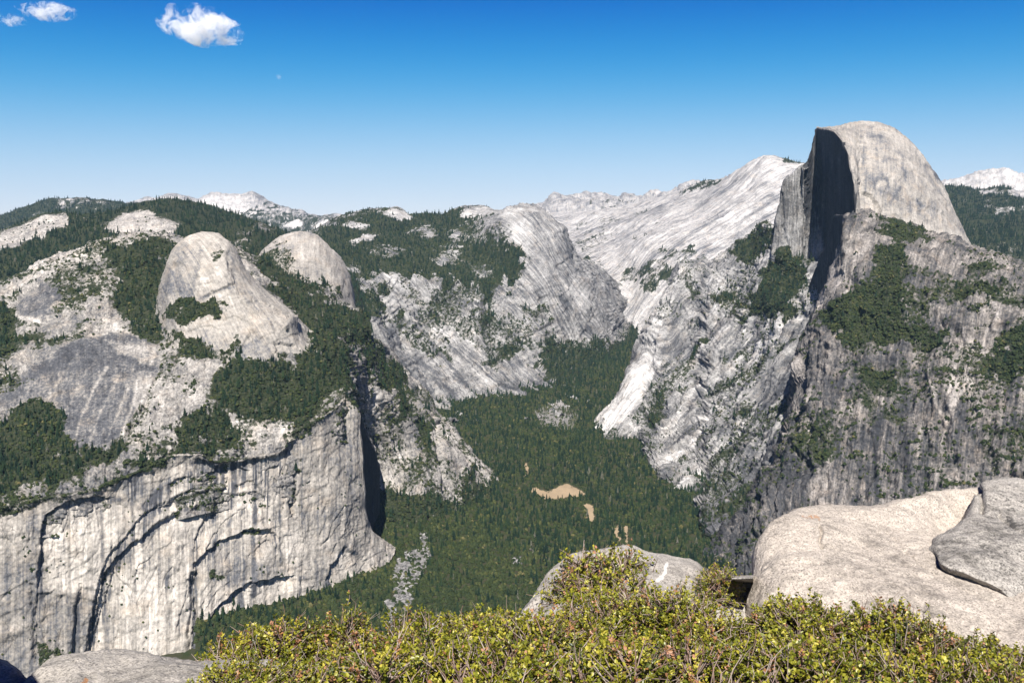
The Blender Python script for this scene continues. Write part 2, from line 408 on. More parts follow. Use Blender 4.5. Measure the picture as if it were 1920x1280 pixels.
m_white = rock_material('white slab granite', 0.18, 0.38, 0.54, (1.0, 0.96, 0.92), streak=0.42, su=26, sv=520, blotch=0.30, grain=0.30, crack=0.5, cu=70, cv=260, rot=R(40), bump=3, patch=0.5)
m_valley = ground_material('valley soil', (0.045, 0.04, 0.024), (0.022, 0.034, 0.012), (0.31, 0.235, 0.15))

# ---- far ranges
L = loft([[(-120, 470, 9000), (640, 470, 9000)],
          [(-120, 420, 10500), (0, 403, 10500), (60, 390, 10500), (105, 378, 10500), (150, 374, 10500), (180, 379, 10500), (215, 388, 10500), (260, 392, 10500), (330, 400, 10500), (640, 440, 10500)]],
         -120, 400, 3, 3, BACK(900))
displace(L, (90, 700), (30, 200), (10, 70), seed=5)
L.veg[:] = 0.85; paint(L, 'veg', [(105, 377), (150, 370), (215, 385), (205, 395), (150, 385), (110, 388)], 0.40, 5, 6, mode='set')
finish(L, 'far_left', 'mountain', m_far, 'distant dark wooded mountain ridge at the left edge of the skyline', 'mountain')

L = loft([[(180, 470, 13000), (700, 470, 13000)],
          [(180, 420, 14000), (300, 405, 14000), (400, 395, 14000), (470, 400, 14000), (520, 405, 14000), (600, 415, 13500), (700, 430, 13500)],
          [(180, 400, 15500), (215, 387, 15500), (240, 380, 15500), (262, 377, 15500), (290, 374, 15500), (318, 368, 15500), (345, 371, 15500), (370, 374, 15500), (385, 366, 15500), (405, 359, 15500), (420, 362, 15500), (440, 366, 15500), (458, 367, 15500), (472, 363, 15500), (482, 370, 15500), (500, 381, 15500), (520, 388, 15500), (545, 394, 15500), (562, 395, 15500), (580, 404, 15500), (605, 407, 15500), (625, 404, 15500), (700, 415, 15500)]],
         180, 700, 2.5, 2.5, BACK(1500))
displace(L, (130, 900), (50, 260), (14, 90), seed=8)
paint(L, 'veg', [(440, 395), (500, 385), (560, 398), (620, 405), (700, 415), (700, 470), (430, 470)], 0.62, 6, 10)
paint(L, 'tone', [(370, 380), (400, 362), (455, 372), (480, 385), (500, 400), (420, 410)], 0.35, 8, 6)
for q in ([(530, 420), (552, 410), (570, 418), (560, 427), (535, 427)], [(590, 428), (610, 422), (628, 428), (620, 438), (595, 438)]):
    paint(L, 'veg', q, 0.0, 2, 3, mode='set'); paint(L, 'tone', q, 0.4, 3, 3)
finish(L, 'far_hoffmann', 'mountain', m_far, 'distant bare grey peak with a double summit on the left skyline', 'mountain')

L = loft([[(960, 470, 9500), (1420, 470, 9500)], [(960, 420, 11500), (1100, 400, 11500), (1300, 385, 11500), (1420, 380, 11500)],
          [(960, 415, 13000), (1000, 400, 13000), (1015, 392, 13000), (1028, 380, 13000), (1040, 370, 13000), (1052, 373, 13000), (1075, 374, 13000), (1100, 371, 13000), (1130, 366, 13000), (1155, 369, 13000), (1180, 364, 13000), (1205, 368, 13000), (1225, 361, 13500), (1240, 368, 13000), (1262, 365, 13000), (1300, 355, 13000), (1420, 350, 13000)]],
         960, 1420, 2.5, 2.2, BACK(1500))
displace(L, (160, 900), (70, 260), (20, 90), seed=12)
for i, q in enumerate(([(1060, 385), (1120, 378), (1180, 374), (1240, 378), (1200, 384), (1120, 388)], [(1080, 410), (1150, 405), (1240, 398), (1300, 395), (1240, 408), (1150, 414)])):
    paint(L, 'veg', q, 0.6, 4, 8)
finish(L, 'far_center', 'mountain', m_far, 'distant pale bare peaks on the skyline beside the long white slope', 'mountain')

L = loft([[(1700, 420, 11000), (2040, 420, 11000)],
          [(1700, 362, 13000), (1760, 345, 13000), (1800, 340, 13000), (1830, 336, 13000), (1850, 331, 13000), (1865, 328, 13000), (1885, 321, 13000), (1900, 323, 13000), (1920, 327, 13000), (1960, 322, 13000), (2040, 335, 13000)]],
         1700, 2040, 2.5, 2.5, BACK(1200))
displace(L, (110, 700), (60, 220), (18, 80), seed=15)
L.tone[:] = 0.25
finish(L, 'far_right', 'mountain', m_far, 'distant white jagged mountain range behind the steep side of the great dome', 'mountain')

L = loft([[(1680, 560, 4700), (2040, 580, 4700)], [(1680, 440, 6500), (2040, 450, 6500)], [(1680, 385, 8200), (2040, 390, 8200)],
          [(1680, 362, 9300), (1780, 355, 9300), (1830, 353, 9300), (1870, 350, 9300), (1920, 362, 9300), (2040, 352, 9300)]],
         1680, 2040, 2.5, 2.5, BACK(900))
displace(L, (70, 500), (30, 160), (8, 60), seed=18)
L.veg[:] = 0.9
for q in ([(1830, 360), (1865, 355), (1885, 362), (1870, 371), (1840, 369)], [(1885, 365), (1900, 352), (1950, 362), (1960, 375), (1900, 374)], [(1850, 395), (1900, 398), (1960, 396), (1960, 402), (1870, 402)], [(1825, 430), (1860, 440), (1920, 442), (1920, 447), (1850, 446)]):
    paint(L, 'veg', q, 0.30, 3, 4, mode='set')
finish(L, 'right_ridge', 'hill', m_far, 'dark blue green wooded hills behind the right shoulder of the great dome', 'hill')

# ---- long white slope (Clouds Rest side)
L = loft([[(1020, 640, 6400), (1200, 640, 6300), (1560, 640, 6000)],
          [(1020, 520, 6900), (1100, 520, 6900), (1150, 545, 6750), (1180, 560, 6700), (1220, 530, 6650), (1300, 510, 6500), (1400, 520, 6300), (1560, 520, 6200)],
          [(1020, 470, 8200), (1060, 462, 8200), (1100, 478, 7700), (1150, 490, 7300), (1220, 450, 7200), (1300, 430, 7100), (1400, 410, 7000), (1560, 400, 6900)],
          [(1020, 420, 9500), (1060, 418, 9500), (1120, 408, 9400), (1180, 400, 9300), (1240, 385, 9000), (1300, 366, 8600), (1340, 350, 8300), (1400, 330, 7900), (1440, 315, 7700), (1500, 325, 7600), (1560, 330, 7600)],
          [(1020, 405, 10300), (1060, 402, 10300), (1120, 394, 10200), (1180, 384, 10000), (1240, 372, 9600), (1265, 362, 9400), (1285, 352, 9200), (1310, 345, 9000), (1335, 339, 8700), (1355, 332, 8500), (1375, 321, 8350), (1400, 307, 8200), (1420, 299, 8100), (1438, 292, 8000), (1450, 293, 8000), (1462, 298, 8000), (1480, 301, 8000), (1500, 305, 8000), (1560, 312, 8000)]],
         1020, 1560, 2, 2, BACK(600))
displace(L, (55, 700), (9, 200), (3, 60), gully=[(16, 110, 1100), (4, 32, 500)], blocks=[(5, 60, 300)], rot=R(40), seed=21)
L.tone[:] = 0.12
paint(L, 'veg', [(1270, 368), (1290, 350), (1345, 334), (1352, 338), (1300, 360)], 0.8, 3, 4)
paint(L, 'veg', [(1455, 298), (1475, 297), (1512, 305), (1512, 309), (1480, 306)], 0.75, 2, 3)
for q in ([(1150, 520), (1230, 490), (1300, 470), (1310, 478), (1230, 515), (1165, 535)], [(1200, 535), (1280, 495), (1330, 480), (1330, 500), (1260, 530), (1210, 560)], [(1090, 490), (1110, 480), (1135, 510), (1125, 525), (1105, 510)], [(1160, 505), (1190, 495), (1196, 500), (1170, 512)], [(1235, 470), (1262, 462), (1262, 468), (1240, 476)], [(1180, 450), (1230, 425), (1236, 430), (1195, 456)]):
    paint(L, 'veg', q, 0.62, 3, 6)
for q in ([(1050, 430), (1120, 410), (1230, 390), (1240, 400), (1120, 425), (1060, 440)], [(1060, 470), (1110, 440), (1150, 440), (1100, 470)]):
    paint(L, 'veg', q, 0.42, 6, 10)
for q in ([(1380, 340), (1440, 300), (1500, 310), (1470, 350), (1400, 380)], [(1150, 470), (1300, 390), (1330, 400), (1200, 480)]):
    paint(L, 'tone', q, 0.12, 12, 12, mode='add')
for ln, v in (([(1440, 340), (1330, 420), (1210, 500)], -.25), ([(1490, 350), (1400, 420), (1290, 490)], -.22), ([(1400, 330), (1290, 400), (1160, 480)], -.2), ([(1350, 350), (1230, 410), (1120, 470)], -.25), ([(1470, 390), (1380, 450), (1310, 490)], -.3), ([(1440, 400), (1340, 460)], .2), ([(1300, 380), (1180, 440)], .2), ([(1240, 395), (1130, 430), (1060, 450)], -.3), ([(1450, 370), (1410, 400)], -.3)):
    paint_line(L, 'tone', ln, v, 5, 5)
finish(L, 'clouds_rest', 'mountain', m_white, 'long bare white granite mountainside climbing towards the great dome', 'mountain')

# ---- wooded ridge behind the north domes
L = loft([[(-120, 640, 3250), (200, 620, 3250), (500, 620, 3500), (700, 640, 4200)],
          [(-120, 540, 3650), (100, 530, 3650), (300, 500, 3800), (500, 500, 4100), (600, 510, 4600), (660, 540, 4800), (700, 630, 4600)],
          [(-120, 480, 4200), (100, 460, 4200), (300, 425, 4400), (450, 425, 4800), (540, 450, 5000), (620, 480, 5200), (660, 510, 5200), (700, 622, 4900)],
          [(-120, 445, 4900), (0, 432, 4900), (40, 421, 4900), (85, 401, 4900), (120, 402, 4900), (150, 408, 4900), (185, 402, 5000), (230, 393, 5100), (270, 382, 5200), (305, 376, 5200), (340, 379, 5300), (380, 386, 5400), (430, 398, 5500), (470, 412, 5500), (500, 425, 5500), (530, 440, 5500), (580, 462, 5600), (640, 480, 5700), (665, 500, 5600), (685, 540, 5400), (700, 615, 5200)]],
         -120, 700, 2, 2.2, BACK(400))
displace(L, (35, 350), (12, 110), (4, 35), seed=25)
L.veg[:] = 0.95
for q in ([(-20, 445), (30, 430), (70, 410), (92, 403), (125, 406), (128, 420), (100, 432), (80, 445), (40, 455), (-20, 475)],
          [(198, 432), (215, 415), (240, 398), (262, 395), (284, 398), (292, 410), (315, 420), (336, 432), (320, 445), (270, 442), (225, 445)]):
    paint(L, 'veg', q, 0.12, 4, 6, mode='set'); paint(L, 'tone', q, 0.28, 5, 6)
for q in ([(448, 403), (500, 418), (522, 432), (505, 438), (470, 425)], [(160, 400), (185, 396), (190, 401), (170, 404)], [(420, 450), (470, 440), (480, 450), (440, 462)]):
    paint(L, 'veg', q, 0.45, 4, 8, mode='set')
finish(L, 'north_ridge', 'hill', m_slope, 'dark wooded ridge with two bare pale outcrops behind the left domes', 'hill')

# ---- plateau and canyon wall on the north side (middle distance)
L = loft([[(580, 860, 4000), (700, 830, 4100), (800, 810, 4350), (900, 800, 4450), (1045, 790, 4500), (1130, 740, 5000), (1190, 640, 6200), (1215, 580, 6900)],
          [(580, 800, 4150), (700, 790, 4250), (780, 790, 4480), (830, 772, 4650), (900, 750, 4850), (1000, 746, 4900), (1042, 742, 4950), (1060, 735, 5000), (1100, 705, 5350), (1140, 670, 5750), (1165, 640, 6100), (1190, 590, 6650), (1215, 560, 6900)],
          [(580, 740, 4300), (640, 690, 4500), (700, 640, 4800), (760, 650, 5000), (830, 660, 5150), (900, 640, 5250), (960, 630, 5300), (1005, 640, 5350), (1050, 645, 5500), (1100, 640, 5700), (1135, 632, 5950), (1165, 600, 6400), (1190, 570, 6800), (1215, 545, 7000)],
          [(580, 660, 4600), (640, 590, 4800), (700, 560, 5100), (760, 565, 5300), (830, 590, 5350), (900, 580, 5450), (960, 560, 5500), (1005, 555, 5550), (1050, 550, 5650), (1090, 555, 5800), (1125, 560, 6050), (1165, 568, 6500), (1190, 555, 6900), (1215, 535, 7100)],
          [(580, 610, 4700), (640, 550, 4900), (690, 524, 5200), (740, 518, 5400), (780, 520, 5450), (830, 542, 5480), (880, 548, 5550), (940, 530, 5600), (990, 505, 5650), (1030, 485, 5700), (1060, 490, 5800), (1085, 500, 5950), (1110, 512, 6100), (1140, 530, 6400), (1170, 552, 6800), (1215, 530, 7200)],
          [(580, 560, 4900), (640, 510, 5100), (700, 490, 5500), (780, 485, 5700), (880, 500, 5750), (940, 470, 5780), (965, 440, 5800), (1000, 440, 5800), (1030, 440, 5830), (1060, 448, 5900), (1080, 482, 6050), (1105, 500, 6200), (1140, 525, 6500), (1170, 548, 6900), (1215, 526, 7300)],
          [(580, 500, 5300), (640, 465, 5600), (700, 450, 6000), (780, 445, 6200), (880, 430, 6200), (935, 408, 6000), (960, 402, 5950), (1000, 404, 5950), (1030, 416, 5960), (1055, 430, 6000), (1075, 474, 6150), (1105, 496, 6300), (1140, 521, 6600), (1170, 544, 7000), (1215, 522, 7400)],
          [(580, 440, 6800), (610, 420, 6900), (640, 406, 7000), (680, 398, 7100), (715, 393, 7100), (745, 391, 7100), (770, 402, 7100), (800, 401, 7200), (830, 402, 7000), (850, 393, 6900), (880, 387, 6800), (910, 389, 6700), (935, 395, 6450), (958, 391, 6350), (985, 390, 6300), (1005, 393, 6250), (1022, 402, 6200), (1040, 414, 6150), (1056, 427, 6150), (1066, 446, 6200), (1078, 472, 6250), (1105, 492, 6400), (1140, 518, 6700), (1170, 540, 7100), (1215, 518, 7500)]],
         580, 1215, 1.8, 1.8, BACK(350))
mk = 1 - 0.75 * (1 - sstep(-14, 14, sd_poly(L.px, L.py, [(600, 400), (940, 380), (940, 420), (990, 500), (930, 535), (700, 515), (580, 520)])))
mk *= 1 - 0.55 * (1 - sstep(-12, 12, sd_poly(L.px, L.py, [(940, 400), (1050, 410), (1060, 450), (1000, 470), (955, 430)])))
mk *= 1 - 0.5 * (1 - sstep(-25, 25, sd_poly(L.px, L.py, [(940, 400), (1060, 420), (1190, 560), (1140, 640), (1040, 640), (990, 500)])))
displace(L, (34, 320), (10, 110), (3, 32), (1.2, 11), gully=[(34, 95, 800), (10, 30, 320)], blocks=[(9, 45, 150), (5, 20, 60)], terr=[(7, 60), (3.5, 24)], rot=R(-42), seed=31, mask=mk,
         strokes=[([(936, 412), (955, 445), (985, 480), (1000, 500)], -22, 60), ([(1062, 428), (1075, 470), (1085, 520)], 20, 40)],
         grooves=[([(700, 560), (760, 640), (830, 770)], 28, 6), ([(905, 560), (905, 620), (918, 650)], 35, 5), ([(1000, 680), (960, 650), (930, 640)], 20, 5), ([(1085, 480), (1120, 520), (1165, 555)], 20, 5)])
paint(L, 'veg', [(570, 470), (600, 430), (640, 404), (740, 388), (850, 388), (925, 392), (930, 402), (880, 425), (835, 455), (935, 448), (965, 470), (990, 492), (965, 515), (930, 536), (880, 540), (840, 532), (800, 520), (740, 512), (690, 522), (650, 545), (570, 580)], 0.95, 5, 9)
for q in ([(716, 402), (735, 393), (755, 394), (778, 410), (762, 414), (735, 410)], [(640, 422), (665, 416), (696, 422), (690, 430), (650, 430)], [(648, 455), (680, 442), (712, 440), (700, 448), (665, 460)], [(875, 395), (905, 389), (935, 398), (915, 402), (880, 410), (860, 408)]):
    paint(L, 'veg', q, 0.1, 3, 5, mode='set'); paint(L, 'tone', q, 0.3, 3, 5)
for q in ([(760, 430), (800, 424), (830, 436), (800, 446)], [(690, 470), (730, 462), (760, 472), (720, 482)], [(800, 480), (850, 474), (880, 490), (830, 498)], [(880, 505), (920, 498), (930, 515), (895, 525)], [(640, 500), (670, 495), (680, 510), (650, 515)]):
    paint(L, 'veg', q, 0.30, 6, 12, mode='set')
paint(L, 'veg', [(835, 430), (900, 425), (935, 410), (960, 450), (930, 450), (850, 452)], 0.45, 4, 8, mode='set')
paint(L, 'veg', [(905, 540), (930, 515), (945, 525), (935, 560), (928, 600), (915, 625), (905, 600)], 0.8, 4, 6)
paint(L, 'veg', [(1000, 640), (1030, 625), (1050, 645), (1130, 640), (1160, 650), (1190, 590), (1215, 560), (1215, 640), (1130, 740), (1042, 736), (1010, 690)], 0.85, 5, 7)
paint(L, 'veg', [(655, 560), (700, 530), (725, 545), (720, 580), (690, 600), (660, 600)], 0.8, 5, 7)
paint(L, 'veg', [(690, 575), (740, 590), (800, 640), (850, 665), (840, 680), (780, 650), (720, 610)], 0.62, 5, 8)
paint(L, 'veg', [(905, 650), (960, 640), (1000, 650), (960, 665), (930, 680), (905, 690)], 0.6, 4, 7)
paint(L, 'veg', [(700, 520), (780, 515), (900, 545), (1000, 540), (1040, 580), (1000, 640), (900, 650), (800, 640)], 0.34, 10, 10)
for q in ([(1005, 636), (1040, 640), (1120, 632), (1125, 640), (1060, 645)],): paint(L, 'tone', q, 0.2, 4, 5)
paint(L, 'tone', [(945, 400), (1000, 395), (1050, 425), (1050, 470), (1000, 480), (960, 440)], 0.12, 6, 6)
paint(L, 'tone', [(1060, 430), (1075, 470), (1080, 520), (1060, 530), (1045, 480)], -0.10, 6, 6, mode='add')
for q, v in (([(940, 395), (985, 400), (1000, 440), (985, 480), (955, 445)], .16), ([(1000, 400), (1040, 415), (1050, 460), (1030, 480), (1005, 440)], -.12), ([(1040, 500), (1120, 560), (1150, 590), (1080, 600)], .18), ([(720, 515), (830, 540), (840, 560), (720, 540)], .25), ([(800, 610), (890, 590), (895, 640), (820, 650)], .18), ([(930, 690), (960, 660), (1000, 690), (1040, 738), (960, 745)], -.16), ([(700, 600), (800, 680), (860, 745), (780, 770), (700, 700)], -.18), ([(960, 645), (1005, 645), (1000, 690), (965, 670)], .15), ([(880, 560), (1040, 560), (1040, 620), (900, 620)], .10)):
    paint(L, 'tone', q, v, 8, 10, mode='add')
for ln, v in (([(905, 560), (905, 620), (915, 655)], -.5), ([(770, 600), (850, 690), (890, 740)], -.3), ([(720, 620), (800, 720), (830, 765)], -.3), ([(900, 690), (950, 730), (1000, 745)], -.3), ([(1050, 560), (1090, 610), (1120, 640)], -.25), ([(740, 640), (820, 740)], .25), ([(860, 670), (930, 740)], .2)):
    paint_line(L, 'tone', ln, v, 4, 4)
finish(L, 'plateau', 'cliff', m_slab2, 'pale canyon wall and wooded plateau in the middle distance, ending in a blunt cliff', 'cliff')

# ---- Basket dome
L = loft([[(470, 660, 3500), (560, 680, 3500), (690, 720, 3700)], [(470, 560, 3600), (560, 565, 3560), (620, 590, 3600), (655, 600, 3680), (690, 660, 3800)],
          [(470, 500, 3680), (500, 480, 3660), (560, 480, 3620), (620, 500, 3680), (650, 535, 3750), (690, 640, 3900)],
          [(470, 500, 3900), (482, 486, 3900), (495, 470, 3900), (510, 456, 3900), (530, 442, 3880), (552, 435, 3870), (572, 433, 3870), (588, 437, 3870), (605, 450, 3870), (620, 465, 3870), (634, 480, 3870), (646, 497, 3870), (655, 515, 3880), (660, 545, 3880), (664, 590, 3880), (690, 655, 3950)]],
         470, 690, 1.8, 1.8, BACK(250))
displace(L, (10, 160), (3, 50), (1.6, 20), (0.8, 8), gully=[(1.0, 26, 300)], blocks=[(2, 40, 90)], terr=[(1.6, 50)], seed=35)
L.tone[:] = 0.16
paint(L, 'veg', [(495, 475), (520, 450), (545, 470), (540, 500), (560, 530), (620, 545), (690, 600), (690, 720), (470, 680), (470, 500)], 0.42, 6, 8)
paint(L, 'veg', [(470, 500), (500, 500), (545, 522), (600, 535), (625, 552), (610, 580), (690, 620), (690, 720), (470, 700)], 0.9, 6, 8)
paint(L, 'tone', [(590, 530), (650, 520), (660, 560), (650, 590), (610, 570)], -0.12, 6, 6, mode='add')
finish(L, 'basket_dome', 'granite_dome', m_dome, 'smaller pale rounded granite dome standing behind and right of the bell shaped dome', 'dome')

# ---- great slope under the north domes, down to the rim of the arches
L = loft([[(-120, 1080, 1990), (50, 1010, 2040), (220, 1000, 2150), (400, 960, 2280), (560, 940, 2400), (650, 900, 2560), (664, 905, 2720), (692, 900, 3050)],
          [(-120, 965, 2010), (0, 945, 2050), (80, 930, 2085), (160, 918, 2130), (220, 898, 2180), (330, 852, 2280), (430, 862, 2350), (545, 818, 2430), (600, 790, 2520), (650, 752, 2620), (664, 766, 2720), (692, 800, 3080)],
          [(-120, 780, 2350), (0, 770, 2360), (150, 750, 2400), (300, 740, 2450), (450, 740, 2500), (560, 730, 2600), (640, 700, 2750), (664, 706, 2840), (692, 720, 3130)],
          [(-120, 660, 2600), (0, 650, 2600), (150, 620, 2650), (300, 620, 2720), (450, 640, 2700), (560, 650, 2750), (620, 640, 2850), (664, 650, 3010), (692, 660, 3260)],
          [(-120, 590, 2900), (0, 565, 2900), (60, 530, 2950), (150, 500, 3000), (250, 480, 3050), (330, 480, 3150), (450, 500, 3200), (560, 560, 3200), (640, 590, 3250), (700, 620, 3300), (740, 650, 3350)],
          [(-120, 575, 3080), (-40, 552, 3080), (0, 534, 3100), (40, 514, 3120), (80, 497, 3150), (120, 482, 3180), (160, 465, 3200), (200, 449, 3230), (240, 441, 3250), (300, 437, 3300), (340, 440, 3350), (450, 470, 3400), (540, 520, 3450), (600, 545, 3450), (660, 580, 3450), (740, 630, 3500)]],
         -120, 692, 1.8, 1.8, BACK(180))
slabs = ([(-40, 770), (60, 690), (130, 640), (205, 622), (290, 640), (302, 690), (262, 760), (232, 810), (200, 832), (150, 842), (112, 800), (80, 745), (0, 770)], [(22, 575), (40, 545), (75, 528), (112, 540), (120, 560), (80, 590), (55, 602), (25, 590)])
mk = np.ones(L.px.shape)
for q in slabs: mk *= 1 - 0.75 * (1 - sstep(-10, 10, sd_poly(L.px, L.py, q)))
displace(L, (26, 240), (7, 80), (2.5, 24), (1.2, 9), gully=[(6, 40, 300)], blocks=[(4.5, 34, 40), (3, 15, 20)], terr=[(3.2, 34), (2.2, 14)], seed=41, mask=mk,
         grooves=[([(300, 690), (270, 760), (230, 830)], 8, 4), ([(330, 740), (340, 800), (330, 840)], 6, 4)],
         strokes=[([(20, 590), (25, 570), (40, 545), (75, 530)], 9, 30)])
L.tone[:] = 0.04; L.veg[:] = 0.33
for q in slabs: paint(L, 'veg', q, 0.0, 4, 4, mode='set'); paint(L, 'tone', q, -0.30, 4, 5, mode='set')
for ln, v, w in (([(135, 840), (150, 790), (175, 730), (200, 690)], .40, 3), ([(165, 835), (185, 780), (215, 720), (230, 690)], .25, 2.5), ([(200, 825), (222, 770), (245, 720), (250, 690)], .30, 2.5), ([(228, 815), (250, 760), (262, 700)], .45, 3.5), ([(110, 790), (140, 740), (165, 690)], .2, 3), ([(90, 745), (120, 700), (150, 660)], .15, 4), ([(70, 600), (30, 592), (22, 580)], .6, 5)):
    paint_line(L, 'tone', ln, v, w, 2)
for q, v in (([(0, 548), (60, 512), (190, 457), (222, 446), (222, 462), (110, 512), (0, 575)], .30), ([(120, 500), (200, 480), (215, 600), (190, 612), (120, 560)], .12), ([(195, 600), (290, 625), (300, 650), (205, 622)], .25), ([(300, 660), (420, 690), (420, 850), (330, 850), (240, 880), (290, 760)], .12), ([(420, 775), (545, 790), (545, 815), (420, 858)], .25), ([(240, 870), (330, 845), (340, 700), (300, 700)], -.12)):
    paint(L, 'tone', q, v, 8, 10, mode='add')
for q in ([(195, 640), (300, 650), (298, 690), (250, 680)], [(0, 540), (100, 490), (200, 445), (330, 435), (300, 470), (200, 480), (100, 520), (0, 570)], [(260, 700), (420, 690), (420, 850), (330, 850), (240, 880)]):
    paint(L, 'tone', q, 0.16, 8, 8)
woods = {
 'gully': [(228, 492), (262, 478), (292, 468), (328, 468), (318, 490), (308, 500), (318, 540), (322, 562), (400, 556), (428, 572), (405, 590), (345, 604), (332, 620), (395, 636), (418, 660), (405, 678), (370, 684), (325, 662), (270, 640), (242, 612), (214, 560)],
 'brush': [(398, 705), (425, 668), (448, 640), (475, 690), (540, 690), (578, 650), (600, 615), (640, 640), (662, 690), (650, 735), (600, 770), (560, 806), (500, 776), (440, 776), (398, 745)],
 'ledge': [(-40, 800), (0, 792), (40, 768), (74, 740), (96, 764), (120, 802), (150, 842), (200, 848), (228, 828), (238, 856), (180, 892), (100, 914), (0, 936), (-40, 940)],
 'left': [(-40, 560), (0, 556), (20, 580), (18, 640), (0, 655), (-40, 660)],
 'saddle': [(488, 480), (520, 510), (560, 515), (605, 560), (640, 580), (700, 600), (735, 640), (700, 660), (640, 640), (600, 640), (560, 600), (520, 550), (490, 520)],
 'lower': [(328, 800), (372, 778), (430, 778), (445, 800), (440, 832), (390, 846), (340, 852)],
 'upper': [(205, 455), (250, 448), (310, 450), (330, 462), (300, 470), (230, 490), (215, 500), (200, 480)],
}
for k, q in woods.items(): paint(L, 'veg', q, 0.95, 5, 7)
paint(L, 'veg', [(100, 520), (230, 470), (220, 600), (190, 610), (130, 560)], 0.42, 10, 10)
paint(L, 'veg', [(0, 640), (60, 600), (130, 600), (60, 680), (0, 760)], 0.40, 8, 10)
paint(L, 'veg', [(0, 920), (120, 900), (240, 870), (330, 850), (330, 865), (200, 905), (60, 945)], 0.40, 5, 8)
paint(L, 'veg', [(430, 780), (545, 790), (550, 815), (440, 850)], 0.42, 5, 8)
finish(L, 'north_slope', 'hill', m_slope, 'pale rocky hillside with a smooth grey slab and wooded gullies under the left domes', 'hill')

# ---- North dome
L = loft([[(292, 700, 2600), (400, 740, 2560), (520, 740, 2600), (640, 760, 2760)],
          [(292, 610, 2760), (340, 620, 2640), (400, 640, 2620), (470, 690, 2590), (530, 690, 2640), (570, 670, 2700), (640, 690, 2820)],
          [(292, 560, 2900), (306, 560, 2780), (320, 560, 2720), (370, 560, 2690), (420, 575, 2680), (480, 600, 2680), (540, 605, 2720), (575, 640, 2780), (640, 670, 2880)],
          [(292, 540, 3020), (304, 525, 2900), (316, 512, 2800), (340, 500, 2750), (380, 495, 2740), (420, 500, 2740), (455, 540, 2740), (500, 570, 2760), (550, 602, 2790), (580, 640, 2840), (640, 660, 2920)],
          [(292, 545, 3080), (303, 522, 3000), (312, 500, 2930), (320, 480, 2900), (330, 462, 2900), (345, 448, 2900), (362, 439, 2900), (382, 436, 2900), (402, 438, 2900), (418, 446, 2900), (432, 460, 2890), (445, 478, 2890), (458, 502, 2880), (470, 517, 2880), (490, 537, 2870), (515, 557, 2870), (540, 577, 2870), (558, 595, 2870), (580, 615, 2900), (606, 636, 2930), (640, 655, 2960)]],
         292, 640, 1.8, 1.8, BACK(200))
displace(L, (8, 150), (2.0, 60), (1.6, 18), (0.6, 8), gully=[(.7, 24, 300)], blocks=[(1.6, 40, 80)], terr=[(1.8, 60), (1.2, 26)], rot=R(-20), seed=45,
         strokes=[([(375, 560), (395, 545), (420, 537), (440, 532)], 7, 18), ([(530, 615), (540, 603), (552, 598)], -26, 12), ([(512, 650), (530, 640), (556, 648)], 10, 14), ([(440, 700), (445, 660), (470, 615)], 10, 40), ([(318, 500), (335, 490), (352, 500)], 5, 16), ([(400, 600), (440, 592), (480, 612)], 5, 18), ([(470, 560), (500, 570), (530, 590)], 5, 16), ([(350, 470), (372, 462), (395, 468)], 4, 14), ([(345, 625), (380, 610), (420, 614)], 5, 18)],
         grooves=[([(350, 575), (362, 535), (372, 490)], 5, 3), ([(455, 560), (475, 590), (505, 600)], 5, 3), ([(425, 470), (440, 520), (455, 560)], 6, 4)])
L.tone[:] = 0.16
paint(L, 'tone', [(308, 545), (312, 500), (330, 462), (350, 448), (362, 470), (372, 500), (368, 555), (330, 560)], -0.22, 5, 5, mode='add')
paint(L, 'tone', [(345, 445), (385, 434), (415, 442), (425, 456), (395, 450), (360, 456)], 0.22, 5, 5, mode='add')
for ln, v in (([(430, 470), (445, 520), (470, 570), (510, 600)], -.22), ([(350, 575), (362, 535), (372, 495), (376, 470)], -.25), ([(460, 530), (500, 575), (545, 600)], .15), ([(372, 562), (400, 546), (440, 535)], -.4), ([(340, 640), (350, 610), (360, 600)], .1), ([(380, 650), (390, 610)], -.12), ([(410, 640), (415, 605)], .15)):
    paint_line(L, 'tone', ln, v, 4, 2)
paint(L, 'tone', [(400, 500), (450, 500), (470, 560), (440, 570), (400, 545)], 0.10, 8, 6, mode='add')
paint(L, 'tone', [(440, 645), (500, 630), (520, 680), (480, 700), (440, 690)], -0.30, 5, 6, mode='add')
paint(L, 'veg', [(318, 562), (360, 555), (402, 556), (430, 575), (400, 588), (345, 606), (310, 600)], 0.95, 4, 5)
paint(L, 'veg', [(300, 620), (345, 612), (350, 630), (395, 650), (420, 668), (430, 700), (300, 720)], 0.7, 4, 6)
paint(L, 'veg', [(390, 455), (412, 450), (425, 475), (410, 490), (395, 480)], 0.40, 4, 6)
paint(L, 'veg', [(430, 640), (450, 625), (452, 640), (440, 665), (440, 740), (400, 740)], 0.7, 3, 5)
paint(L, 'veg', [(540, 690), (570, 660), (640, 680), (640, 760), (520, 745), (470, 705)], 0.75, 4, 6)
finish(L, 'north_dome', 'granite_dome', m_dome2, 'bell shaped bare granite dome on the left with a long apron running down to the right', 'dome')

